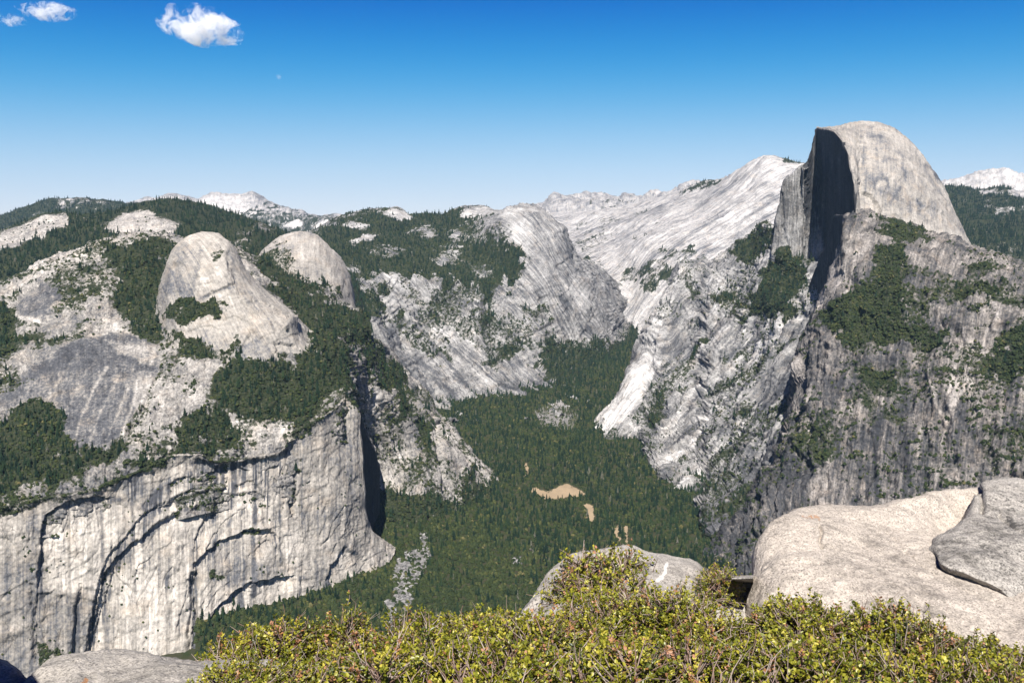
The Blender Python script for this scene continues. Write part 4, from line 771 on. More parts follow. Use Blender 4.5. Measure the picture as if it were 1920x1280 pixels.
for q in ([(1600, 680), (1680, 690), (1680, 760), (1650, 780), (1600, 740)], [(1830, 820), (1920, 800), (2000, 860), (1920, 900), (1840, 880)], [(1490, 820), (1540, 800), (1560, 850), (1540, 880), (1500, 860)], [(1760, 540), (1850, 530), (1850, 580), (1770, 590)], [(1620, 740), (1700, 740), (1690, 800), (1640, 800)]):
    paint(L, 'veg', q, 0.50, 8, 10)
paint(L, 'veg', [(1556, 440), (1580, 400), (1600, 430), (1590, 520), (1560, 560)], 0.05, 4, 4, mode='set'); paint(L, 'tone', [(1556, 440), (1567, 400), (1600, 430), (1640, 460), (1590, 520), (1560, 560)], 0.22, 6, 6)
for ln in ([(1850, 620), (1835, 680), (1800, 740), (1775, 790), (1765, 860), (1750, 920)], [(1745, 720), (1760, 770), (1775, 795)], [(1800, 650), (1790, 700), (1780, 740)], [(1562, 860), (1550, 920), (1545, 950)], [(1860, 560), (1870, 610)], [(1620, 900), (1620, 940)], [(1500, 640), (1520, 600), (1552, 560)]):
    paint_line(L, 'tone', ln, 0.42, 4)
paint(L, 'tone', [(1780, 640), (1850, 630), (1850, 680), (1800, 760), (1770, 760)], 0.12, 8, 8)
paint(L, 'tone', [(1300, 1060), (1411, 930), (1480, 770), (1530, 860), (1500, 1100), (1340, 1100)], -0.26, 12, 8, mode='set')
for q, v in (([(1500, 700), (1560, 680), (1600, 700), (1560, 760), (1510, 760)], .12), ([(1600, 820), (1700, 800), (1740, 940), (1620, 950)], -.12), ([(1480, 880), (1530, 870), (1530, 950), (1490, 960)], -.14), ([(1680, 660), (1760, 660), (1740, 740), (1690, 720)], .10), ([(1840, 740), (1920, 760), (1920, 800), (1850, 800)], -.10), ([(1840, 560), (1880, 550), (1870, 620), (1840, 620)], .15)):
    paint(L, 'tone', q, v, 10, 12, mode='add')
for ln, v in (([(1700, 700), (1690, 780), (1700, 860), (1695, 940)], -.4), ([(1650, 780), (1640, 860), (1645, 940)], -.35), ([(1580, 700), (1560, 780), (1575, 860)], -.3), ([(1530, 720), (1520, 780), (1530, 830)], -.3), ([(1800, 780), (1830, 830), (1850, 850)], -.4), ([(1885, 700), (1900, 780), (1890, 840)], -.25), ([(1740, 820), (1735, 900)], -.35), ([(1610, 690), (1640, 720), (1660, 760)], .25), ([(1720, 680), (1740, 720)], .25)):
    paint_line(L, 'tone', ln, v, 4, 4)
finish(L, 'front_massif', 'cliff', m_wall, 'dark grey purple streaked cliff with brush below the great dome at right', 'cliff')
# shadowed gully wall under the prow (faces left, away from the sun)
gx = [(1512, 632, 3340), (1526, 603, 3420), (1540, 578, 3500), (1552, 553, 3580)]
def gY(px): return 3425 + (1577 - px) * 9.0
L = loft([[(1490, 720, gY(1490) - 60), (1520, 640, gY(1520) - 20), (1580, 560, gY(1580) - 30)],
          [(1490, 690, gY(1490)), (1505, 650, gY(1505)), (1520, 615, gY(1520)), (1540, 582, gY(1540)), (1555, 552, gY(1555)), (1566, 520, gY(1566)), (1580, 480, gY(1580))],
          [(1490, 640, gY(1490) + 6), (1505, 600, gY(1505) + 6), (1520, 555, gY(1520) + 6), (1535, 510, gY(1535) + 6), (1550, 480, gY(1550) + 6), (1560, 466, gY(1560) + 6), (1580, 450, gY(1580) + 6)],
          [(1490, 620, gY(1490) + 10), (1505, 575, gY(1505) + 10), (1520, 532, gY(1520) + 10), (1530, 505, gY(1530) + 10), (1540, 478, gY(1540) + 10), (1550, 458, gY(1550) + 10), (1558, 430, gY(1558) + 10), (1567, 404, gY(1567) + 10), (1580, 404, gY(1580) + 10)]],
         1490, 1580, 0.8, 1.6, [(-1, 15), (-1, 40)], 3)
displace(L, (3, 150), (2.5, 60), (1, 20), gully=[(3, 30, 300)], seed=95)
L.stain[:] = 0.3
L.tone[:] = -0.2  # gully wall's shade put into the colour through stain and tone
finish(L, 'prow_side', 'cliff', m_face_shade, 'dark shadowed gully wall under the pointed rock prow below the great dome', 'cliff')

# ---- valley floor
vc = [(1420, 1560), (1300, 1830), (1200, 2130), (1100, 2490), (1000, 2960), (930, 3350), (850, 3950), (800, 4350), (750, 4800), (700, 5300), (650, 6000), (600, 7000), (570, 7800)]
L = loft([[(200, py, Y * (0.965 if py > 880 else 1)), (420, py, Y * (0.965 if py > 880 else 1)), (640, py, Y * (0.965 if py > 900 else 1)), (860, py, Y * (0.99 if py > 900 else 1)), (1000, py, Y), (1300, py, Y), (1700, py, Y)] for py, Y in vc],
         366, 1700, 3.2, 2.4)
displace(L, (12, 200), (4, 60), (1.5, 20), seed=99)
for q in ([(1018, 921), (1040, 917), (1056, 909), (1080, 912), (1100, 926), (1090, 934), (1066, 929), (1052, 936), (1028, 936), (1002, 926), (988, 913), (1004, 914)], [(1096, 943), (1114, 948), (1116, 965), (1108, 980), (1095, 974), (1102, 958), (1088, 950)], [(1158, 984), (1164, 996), (1160, 1022), (1155, 1010), (1153, 992)], [(1166, 984), (1176, 992), (1174, 1016), (1178, 1032), (1168, 1032), (1170, 1005)], [(1010, 840), (1020, 840), (1022, 846), (1012, 846)], [(984, 868), (992, 868), (990, 895), (983, 892)]):
    paint(L, 'tone', q, 0.72, 3.5, 5)
for q in ([(735, 1060), (752, 1045), (775, 1032), (796, 1030), (802, 1055), (782, 1090), (765, 1150), (735, 1140)], [(742, 938), (762, 936), (766, 955), (752, 970), (742, 956)], [(785, 1000), (800, 1000), (806, 1040), (795, 1050)], [(1005, 775), (1040, 765), (1075, 780), (1070, 800), (1020, 800)], [(962, 1048), (978, 1046), (980, 1058), (964, 1060)], [(720, 1130), (738, 1120), (745, 1180), (728, 1190)], [(1165, 620), (1190, 618), (1188, 635), (1166, 632)], [(1140, 655), (1160, 652), (1160, 660)]):
    paint(L, 'stain', q, 0.62, 5, 7)
finish(L, 'valley', 'valley_floor', m_valley, 'forested valley floor with a sandy clearing winding between the cliffs', 'valley')

# ---- land beneath everything
g = np.array([[-20000, -600, -30], [20000, -600, -30], [20000, 17500, -30], [-20000, 17500, -30]], float)
me = np_mesh('ground', g, np.array([[0, 1, 2, 3]]), m_valley, {'veg': np.ones(4), 'tone': np.zeros(4), 'stain': np.zeros(4)})
set_props(link('ground', me), 'low ground far beneath the cliffs and mountains', 'ground', kind='structure')

# ================================================================== TREES AND BRUSH
rng = np.random.default_rng(7)
m_conifer = foliage_material('conifer needles', [(0.0, (0.005, 0.013, 0.008)), (0.5, (0.012, 0.027, 0.013)), (0.85, (0.026, 0.044, 0.016)), (0.95, (0.042, 0.054, 0.02)), (1.0, (0.13, 0.12, 0.10))], 0.75, 0.15)
m_brush = foliage_material('brush leaves', [(0.0, (0.011, 0.019, 0.007)), (0.5, (0.024, 0.034, 0.010)), (0.85, (0.048, 0.054, 0.016)), (1.0, (0.10, 0.085, 0.035))], 0.75, 0.15)

def conifer_template(seed, tiers=6, sides=7, trunk=True):
    """Unit-height conifer: drooping ragged tiers of boughs round a trunk, radius about 0.16 of the height."""
    r = np.random.default_rng(seed); V = []; F = []
    if trunk:
        for k in range(4):
            a = k * math.pi / 2; V.append((0.018 * math.cos(a), 0.018 * math.sin(a), -0.06))
        V.append((0, 0, 0.55))
        F += [(k, (k + 1) % 4, 4) for k in range(4)]
    for i in range(tiers):
        z0 = 0.08 + 0.80 * i / tiers; z1 = min(1.0, z0 + 0.36 * (1 - 0.45 * i / tiers))
        R0 = 0.165 * (1 - i / tiers) ** 0.8 + 0.02
        b = len(V); ph = r.uniform(0, 6.28)
        for k in range(sides):
            a = ph + 2 * math.pi * k / sides + r.uniform(-.2, .2); q = R0 * r.uniform(0.62, 1.25)
            V.append((q * math.cos(a), q * math.sin(a), z0 + r.uniform(-.035, .035)))
            a2 = a + math.pi / sides; q2 = R0 * r.uniform(0.30, 0.5)
            V.append((q2 * math.cos(a2), q2 * math.sin(a2), z0 + 0.05))
        V.append((r.uniform(-.012, .012), r.uniform(-.012, .012), z1 if i < tiers - 1 else 1.0)); c = len(V) - 1
        m = 2 * sides
        F += [(b + k, b + (k + 1) % m, c) for k in range(m)]
    return np.array(V, float), np.array(F, int)
def brush_template(seed):
    """Unit brush clump: a lumpy broken mound of leafy faces."""
    r = np.random.default_rng(seed); V = []; F = []
    rings = [(0.0, 0.92, 7), (0.42, 0.86, 7), (0.78, 0.5, 6)]
    idx = []
    for z, q, n in rings:
        ph = r.uniform(0, 6); row = []
        for k in range(7):
            a = ph * 0 + 2 * math.pi * (k + 0.5 * (len(idx) % 2)) / 7; rr = q * r.uniform(0.68, 1.25)
            row.append(len(V)); V.append((rr * math.cos(a), rr * math.sin(a), z * r.uniform(.75, 1.25) - 0.12))
        idx.append(row)
    V.append((0, 0, 0.95 * r.uniform(.85, 1.1)))
    for a, b in zip(idx[:-1], idx[1:]):
        for k in range(7):
            F.append((a[k], a[(k + 1) % 7], b[k])); F.append((a[(k + 1) % 7], b[(k + 1) % 7], b[k]))
    F += [(idx[-1][k], idx[-1][(k + 1) % 7], len(V) - 1) for k in range(7)]
    return np.array(V, float), np.array(F, int)
CT = [conifer_template(s) for s in range(6)]; BT = [brush_template(s) for s in range(6)]

def merged(name, temps, pos, sx, sz, tint, mat, jit=0.08):
    """All plants of one wood as one mesh."""
    VV, FF, TT = [], [], []; off = 0
    which = rng.integers(0, len(temps), len(pos))
    for w, (tv, tf) in enumerate(temps):
        k = np.where(which == w)[0]
        if not len(k): continue
        a = rng.uniform(0, 6.283, len(k)); ca, sa = np.cos(a)[:, None], np.sin(a)[:, None]
        lx = rng.normal(0, 0.03, (len(k), 2))
        x = (tv[None, :, 0] * ca - tv[None, :, 1] * sa) * sx[k][:, None] + pos[k][:, 0:1] + lx[:, 0:1] * tv[None, :, 2] * sz[k][:, None]
        y = (tv[None, :, 0] * sa + tv[None, :, 1] * ca) * sx[k][:, None] + pos[k][:, 1:2] + lx[:, 1:2] * tv[None, :, 2] * sz[k][:, None]
        z = tv[None, :, 2] * sz[k][:, None] + pos[k][:, 2:3]
        VV.append(np.stack([x, y, z], -1).reshape(-1, 3))
        FF.append((tf[None] + (np.arange(len(k)) * len(tv))[:, None, None] + off).reshape(-1, 3)); off += len(k) * len(tv)
        TT.append((tint[k][:, None] + rng.normal(0, jit, (len(k), len(tv)))).ravel())
    return np_mesh(name, np.concatenate(VV), np.concatenate(FF), mat, {'tint': np.clip(np.concatenate(TT), 0, 1)}, smooth=False)

def candidates(L, weight, w, h, cover):
    """Random spots on a landform: the expected number covers the given share of its picture area with plants of w x h metres."""
    gx = np.gradient(L.ppx, axis=1), np.gradient(L.ppx, axis=0); gy = np.gradient(L.ppy, axis=1), np.gradient(L.ppy, axis=0)
    area = np.abs(gx[0] * gy[1] - gx[1] * gy[0])
    ok = L.front[:, None] & (L.ppx > -60) & (L.ppx < 1980) & (L.ppy < 1290)
    dep = np.linalg.norm(L.P - CAM, axis=2)
    area = np.maximum(area, 0.35)
    p = cover * weight * np.minimum(area, 12) / (w * h * (FPX / dep) ** 2) * ok
    n = rng.poisson(np.clip(p, 0, 3))
    i = np.repeat(np.arange(n.size), n.ravel())
    pos = L.P.reshape(-1, 3)[i]
    P2 = np.roll(L.P, -1, axis=1).reshape(-1, 3)[i] - pos
    P3 = np.roll(L.P, -1, axis=0).reshape(-1, 3)[i] - pos
    lim = lambda q: q * np.minimum(1, 25 / (np.linalg.norm(q, axis=1, keepdims=True) + 1e-6))
    pos = pos + lim(P2) * rng.uniform(0, 1, (len(i), 1)) + lim(P3) * rng.uniform(0, 1, (len(i), 1))
    return pos
def clump(L, s, seed, lo=0.0, hi=0.35):
    x, y, z = L.P[..., 0], L.P[..., 1], L.P[..., 2]
    return sstep(lo, hi, fbm(x / s, y / s, z / s, 4, seed, 0.6))
dead_poly = [(1000, 775), (1040, 755), (1085, 780), (1075, 805), (1015, 805)]
CON = {}; BRU = {}
def grow(key, con=1.0, bru=1.0, ch=(17, 34), br=(2.2, 5.0), sparse_con=0.10, sparse=0.75, dens=1.1):
    L = LAND[key]; v = L.veg
    wood = sstep(0.50, 0.72, v)
    if hasattr(L, 'nocon'): cw = wood * L.nocon
    else: cw = wood
    loose = L.loose * getattr(L, 'ledge', 0.6); thin = 1 - 0.75 * sstep(0.05, 0.4, fbm(L.P[..., 0] / 80, L.P[..., 1] / 80, L.P[..., 2] / 80, 4, 55, .7))
    cl = clump(L, 30, 5, -0.2, 0.3); cl2 = clump(L, 35, 8, -0.05, 0.3)
    pc = candidates(L, con * cw * thin + sparse_con * loose * cl2, 7.0, 22.0, dens)
    pb = candidates(L, bru * (1 - 0.6 * con) * wood + bru * sparse * loose * (0.25 + cl), 7.0, 4.2, 0.8)
    CON[key] = (pc, rng.uniform(*ch, len(pc)) * rng.choice([1.15, 1, .75, .5], len(pc)))
    BRU[key] = (pb, rng.uniform(*br, len(pb)) * rng.choice([1, 1, .7, 1.3], len(pb)))
V = LAND['valley']
V.veg = np.where((V.tone > 0.4), 0.05, np.where(V.stain > 0.35, 0.5, 0.95)); V.loose = np.where(V.stain > 0.35, 1.0, 0)
oak = 1 - sstep(-60, 60, sd_poly(V.ppx, V.ppy, [(300, 1320), (340, 1190), (460, 1150), (620, 1100), (690, 900), (870, 960), (1000, 1050), (1050, 1300)]))
V.nocon = np.clip(1 - 0.80 * oak, 0, 1) * np.where(sd_poly(V.ppx, V.ppy, dead_poly) < 0, 0.1, 1)
grow('valley', 1.0, 1.0, (18, 34), (4, 8), dens=1.25)
bx = candidates(V, oak * (V.veg > .5), 11, 8, 1.3); leafy = candidates(V, (V.veg > .5) * clump(V, 160, 61, 0.0, 0.4) * (1 - oak), 12, 10, 0.55); glade = candidates(V, (V.veg > .5) * (1 - sstep(-25, 25, sd_poly(V.ppx, V.ppy, [(950, 790), (1010, 800), (1090, 810), (1110, 850), (1040, 880), (960, 850)]))), 9, 6, 0.9)
bx = np.concatenate([bx, leafy, glade])
BRU['valley'] = (np.concatenate([BRU['valley'][0], bx]), np.concatenate([BRU['valley'][1], rng.uniform(4, 8.5, len(bx))]))
grow('north_slope', 0.8, 0.9, (13, 28)); grow('north_dome', 0.6, 1.0, (11, 24)); grow('far_left', 1.0, 0.0, (16, 34), sparse_con=.5, dens=.8); grow('far_hoffmann', .8, 0.0, (16, 34), sparse_con=.3, dens=.6); grow('basket_dome', 0.8, 0.8)
grow('north_ridge', 1.0, 0.4, sparse_con=.5); grow('plateau', 0.95, 0.8, sparse_con=.25, br=(2.5, 6)); grow('east_slope', 0.6, 1.0)
grow('south_wall', 0.6, 1.0, sparse_con=.15); grow('front_massif', 0.18, 1.1, (14, 26), (2.5, 5.5), sparse_con=.08); grow('great_dome', 0.6, 0.6)
grow('arch_wall', 0.1, 1.0, (12, 22), (2, 4.5), sparse_con=0.03)
grow('right_ridge', 1.0, 0.0, (20, 40), dens=0.9); grow('clouds_rest', 1.0, 0.0, (16, 30), sparse_con=.1, dens=.8)
W = LAND['arch_wall']                                         # lone bushes on the wall's cracks
px_ = candidates(W, clump(W, 40, 77, 0.05, 0.4) * (W.ppx < 760), 7, 4.2, 0.045); BRU['arch_wall'] = (np.concatenate([BRU['arch_wall'][0], px_]), np.concatenate([BRU['arch_wall'][1], rng.uniform(1.5, 4, len(px_))]))
# keep the clearings of the great smooth slabs free
# the 300 conifers that show largest stand as individuals
allk = [(k, i) for k in CON for i in range(len(CON[k][0]))]
size = np.concatenate([CON[k][1] / np.linalg.norm(CON[k][0] - CAM, axis=1) for k in CON])
allp = np.concatenate([CON[k][0] for k in CON]); tx, ty = proj(allp)
hidden = (ty > 1195) | ((tx > 960) & (ty > 1010)) | (tx < 4) | (tx > 1916) | (ty < 300) | ((tx > 380) & (ty > 1150)) | ((tx > 1400) & (ty > 880))
trees_bvh = []
for k in ('arch_wall', 'north_slope', 'north_dome', 'east_slope', 'front_massif', 'great_dome'):
    me = LAND[k].obj.data; n = len(me.vertices); co = np.empty(n * 3, np.float32); me.vertices.foreach_get('co', co)
    f = np.empty(len(me.polygons) * 4, np.int32); me.loops.foreach_get('vertex_index', f)
    trees_bvh.append(BVHTree.FromPolygons(co.reshape(-1, 3).tolist(), f.reshape(-1, 4).tolist()))
order = np.argsort(-np.where(hidden, 0, size))
picked = []
o0 = Vector(CAM)
for j in order[:1500]:
    top = Vector(allp[j]) + Vector((0, 0, 0.6 * size[j] * np.linalg.norm(allp[j] - CAM)))
    d = top - o0; ln = d.length; d.normalize()
    if all((b.ray_cast(o0, d, ln - 12)[0] is None) for b in trees_bvh): picked.append(j)
    if len(picked) == 300: break
del trees_bvh
sel = {k: set() for k in CON}
for j in picked: sel[allk[j][0]].add(allk[j][1])
tree_meshes = []
for s in range(6):
    tv, tf = conifer_template(100 + s, 8, 8)
    tree_meshes.append(np_mesh('pine_tree', tv, tf, m_conifer, {'tint': np.clip(rng.normal(0.22 + 0.1 * s, .10, len(tv)), 0, .95)}, smooth=False))
WHERE = {'north_slope': ('tall dark green conifer on the ledge and gullies of the pale hillside above the arches', 'conifers on the hillside above the arches'),
         'north_dome': ('dark conifer on the wooded shelf at the foot of the bell shaped dome', 'conifers at the foot of the bell shaped dome'),
         'valley': ('dark green conifer rising from the dense forest on the valley floor', 'conifers standing in the valley forest'),
         'east_slope': ('small conifer on the steep scree slope right of the dark sided column', 'conifers on the scree slope'),
         'arch_wall': ('small conifer rooted on the striped cliff of the arches', 'conifers on the arch cliff'),
         'front_massif': ('small conifer among brush on the dark cliff under the great dome', 'conifers on the dark cliff'),
         'south_wall': ('dark conifer on the diagonal slabs of the right canyon wall', 'conifers on the right canyon wall'),
         'great_dome': ('conifer at the foot of the great half dome', 'conifers below the great half dome')}
for k in CON:
    p, h = CON[k]
    for i in sorted(sel[k]):
        o = link('pine_tree', tree_meshes[int(rng.integers(0, 6))], None, p[i] - [0, 0, 0.5]); hh = float(h[i])
        o.scale = (hh * rng.uniform(.85, 1.2), hh * rng.uniform(.85, 1.2), hh); o.rotation_euler = (0, 0, rng.uniform(0, 6.28))
        lab, grp = WHERE.get(k, ('dark conifer on the rocky slope', 'conifers on rocky slopes'))
        set_props(o, lab, 'tree', grp)
WOODS = {'far_left': 'dark far forest on the ridge at the left edge of the skyline', 'far_hoffmann': 'far forest under the bare double peaked mountain', 'valley': 'dense dark green conifer forest covering the valley floor', 'north_slope': 'dark conifer woods in the gullies and ledges of the pale left hillside',
         'north_dome': 'conifer wood round the foot of the bell shaped dome', 'basket_dome': 'conifer wood round the smaller rounded dome', 'north_ridge': 'dark conifer forest covering the ridge behind the left domes',
         'plateau': 'blue green conifer forest on the plateau in the middle distance', 'east_slope': 'scattered conifers on the scree slope right of the column', 'south_wall': 'conifer stands on the ledges of the right canyon wall',
         'front_massif': 'scattered conifers on the dark cliff below the great dome', 'great_dome': 'conifers along the foot of the great half dome', 'arch_wall': 'few conifers on the cliff of the arches',
         'right_ridge': 'far conifer forest on the hills at the right edge', 'clouds_rest': 'thin far conifer stands on the long white mountainside'}
for k in CON:
    p, h = CON[k]; keep = np.array([i not in sel[k] for i in range(len(p))], bool)
    p, h = p[keep], h[keep]
    if not len(p): continue
    tn = np.clip(rng.normal(0.36, 0.17, len(p)) + 0.28 * fbm(p[:, 0] / 120, p[:, 1] / 120, p[:, 2] / 120, 4, 12), 0, 0.93); tn[rng.uniform(0, 1, len(p)) < 0.02] = 1.0
    me = merged('conifer_forest', CT, p - [0, 0, 0.5], h * rng.uniform(.85, 1.25, len(p)), h, tn, m_conifer)
    set_props(link('conifer_forest', me), WOODS[k], 'forest', kind='stuff')
BR = {'valley': 'rounded green oaks and brush on the valley slopes', 'north_slope': 'dark green brush dotting the pale left hillside', 'north_dome': 'low brush at the foot of the bell shaped dome', 'basket_dome': 'low brush round the smaller dome',
      'north_ridge': 'low brush on the ridge behind the domes', 'plateau': 'brush dotting the pale cliffs of the middle distance', 'east_slope': 'brush dotting the scree slope right of the column', 'south_wall': 'brush dotting the slabs of the right canyon wall',
      'front_massif': 'olive brush covering the dark cliff below the great dome', 'great_dome': 'brush at the foot of the great half dome', 'arch_wall': 'small bushes clinging to the cliff of the arches'}
for k in BRU:
    p, r_ = BRU[k]
    if not len(p) or k not in BR: continue
    me = merged('brush', BT, p, r_, r_ * rng.uniform(.8, 1.5, len(p)), np.clip(rng.normal(0.42, 0.2, len(p)) + 0.3 * fbm(p[:, 0] / 90, p[:, 1] / 90, p[:, 2] / 90, 4, 13), 0, 1), m_brush)
    set_props(link('brush', me), BR[k], 'brush', kind='stuff')
print('TREES', {k: len(CON[k][0]) for k in CON}, 'BRUSH', {k: len(BRU[k][0]) for k in BRU}, 'ALONE', {k: len(s) for k, s in sel.items()})
# grey burnt trunks in the flat of the valley
m_snag = foliage_material('dead wood', [(0, (0.22, 0.20, 0.19)), (1, (0.42, 0.39, 0.37))])
dp = candidates(V, 1.0 * (sd_poly(V.ppx, V.ppy, dead_poly) < 0), 3, 20, 0.8)
def snag_template(seed):
    r = np.random.default_rng(seed); V_, F_ = [], []
    def spike(b, t, w):
        i = len(V_)
        for k in range(3): V_.append((b[0] + w * math.cos(k * 2.1), b[1] + w * math.sin(k * 2.1), b[2]))
        V_.append(t); F_.extend([(i, i + 1, i + 3), (i + 1, i + 2, i + 3), (i + 2, i, i + 3)])
    spike((0, 0, -.05), (0, 0, 1), 0.035)
    for k in range(7):
        a = r.uniform(0, 6.28); z = r.uniform(.3, .85); q = .16 * (1.1 - z); spike((0, 0, z), (q * math.cos(a), q * math.sin(a), z + .06), 0.012)
    return np.array(V_, float), np.array(F_, int)
me = merged('dead_trees', [snag_template(s) for s in range(3)], dp, np.full(len(dp), 22.0), rng.uniform(12, 24, len(dp)), rng.uniform(0, 1, len(dp)), m_snag)
set_props(link('dead_trees', me), 'grey stand of bare dead trees in the middle of the valley forest', 'dead trees', kind='stuff')

# fallen blocks on the talus strips and at the foot of the rockslide
m_block = foliage_material('talus stone', [(0, (0.07, 0.07, 0.068)), (0.5, (0.16, 0.155, 0.15)), (1, (0.30, 0.29, 0.275))], 0.9)
def block_template(seed):
    r = np.random.default_rng(seed)
    v = np.array([(x, y, z) for z in (-.6, .6) for x, y in ((-.7, -.7), (.7, -.7), (.7, .7), (-.7, .7))], float) * r.uniform(.6, 1.25, (8, 3))
    return v, np.array([(0, 1, 4), (1, 5, 4), (1, 2, 5), (2, 6, 5), (2, 3, 6), (3, 7, 6), (3, 0, 7), (0, 4, 7), (4, 5, 6), (4, 6, 7)])
tb = candidates(V, 1.0 * (V.stain > 0.3) * (sd_poly(V.ppx, V.ppy, dead_poly) > 0), 5, 4, 1.6)
rs = rng.uniform(1.2, 4.5, len(tb)) * rng.choice([.7, 1, 1.5], len(tb))
me = merged('talus_blocks', [block_template(s) for s in range(5)], tb, rs, rs * rng.uniform(.6, 1.1, len(tb)), np.clip(rng.normal(.5, .25, len(tb)), 0, 1), m_block, 0.03)
set_props(link('talus_blocks', me), 'grey fallen stone blocks in strips among the valley trees', 'talus', kind='stuff')

# ================================================================== FOREGROUND: boulders and shrubs on the cliff top
def granite_material(name, base=(0.335, 0.295, 0.25), dark=0.5, speck=0.6, lichen=0.5, scale=1.0):
    t = NT(name); pos = t.n('ShaderNodeTexCoord').outputs['Object']
    big = t.noise(pos, 1.6 * scale, 5, 0.6); mid = t.noise(pos, 9 * scale, 6, 0.65); fine = t.noise(pos, 70, 4, 0.7)
    v1 = t.n('ShaderNodeTexVoronoi', {'Vector': pos, 'Scale': 120.0, 'Randomness': 1.0}); v2 = t.n('ShaderNodeTexVoronoi', {'Vector': pos, 'Scale': 55.0, 'Randomness': 1.0})
    col = t.ramp(t.math('MULTIPLY_ADD', t.math('SUBTRACT', mid, .5), 0.9, big), [(0.25, tuple(c * dark for c in base)), (0.45, base), (0.7, tuple(min(.8, c * 1.22) for c in base))])
    gr = t.ramp(v1.outputs['Color'], [(0.0, 0.15), (0.22, 0.5), (0.45, 1.0), (0.8, 1.35)])
    col = t.mix(speck, col, t.mix(1.0, col, gr, 'MULTIPLY'))
    sp = t.math('MULTIPLY', t.ramp(v2.outputs['Distance'], [(0.20, 1.0), (0.34, 0.0)]), t.ramp(t.n('ShaderNodeSeparateColor', {0: v2.outputs['Color']}).outputs[0], [(0.42, 0.0), (0.52, 1.0)]))
    sp = t.math('MULTIPLY', sp, t.ramp(t.noise(pos, 4.0, 4, .6), [(0.38, 0.25), (0.6, 1.0)]))
    col = t.mix(t.math('MULTIPLY', sp, 0.75), col, (0.05, 0.048, 0.045))
    li = t.noise(pos, 5.5, 9, 0.72, 0.3)
    col = t.mix(t.math('MULTIPLY', t.ramp(li, [(0.54, 0.0), (0.62, 1.0)]), 0.55), col, t.mix(1.0, col, (0.52, 0.53, 0.53), 'MULTIPLY'))
    l2 = t.noise(pos, 13.0, 8, 0.72)
    col = t.mix(t.math('MULTIPLY', t.ramp(l2, [(0.60, 0.0), (0.66, 1.0)]), 0.5), col, t.mix(1.0, col, (0.42, 0.40, 0.38), 'MULTIPLY'))
    # black lichen where painted, rust where painted
    bl = t.math('ADD', t.attr('stain'), t.math('MULTIPLY_ADD', t.noise(pos, 26, 5, .75), 1.6, -0.95))
    col = t.mix(t.math('MULTIPLY', t.ramp(bl, [(0.40, 0), (0.60, 1)]), lichen), col, (0.045, 0.043, 0.04))
    ru = t.math('ADD', t.attr('rust'), t.math('MULTIPLY_ADD', t.noise(pos, 20, 5, .7), 1.4, -0.85))
    col = t.mix(t.ramp(ru, [(0.42, 0), (0.62, 0.9)]), col, t.mix(mid, (0.20, 0.07, 0.025), (0.42, 0.24, 0.11)))
    wh = t.math('ADD', t.attr('pale'), t.math('MULTIPLY_ADD', t.noise(pos, 18, 4, .7), 0.8, -0.45))
    col = t.mix(t.ramp(wh, [(0.42, 0), (0.62, 0.8)]), col, (0.56, 0.54, 0.50))
    h = t.math('MULTIPLY_ADD', fine, 0.25, t.math('MULTIPLY', mid, 1.0)); h = t.math('MULTIPLY_ADD', v1.outputs['Distance'], 0.12, h)
    bm = t.n('ShaderNodeBump', {'Height': h, 'Strength': 1.0, 'Distance': 0.022})
    return t.surface(t.bsdf(col, 0.85, bm.outputs[0], 0.2))
m_gr = granite_material('weathered granite')
m_gr_dark = granite_material('mottled granite', (0.27, 0.25, 0.222), 0.42, 0.75, 0.9)
m_gr_grey = granite_material('grey granite', (0.28, 0.258, 0.228), 0.55, 0.6, 0.6)

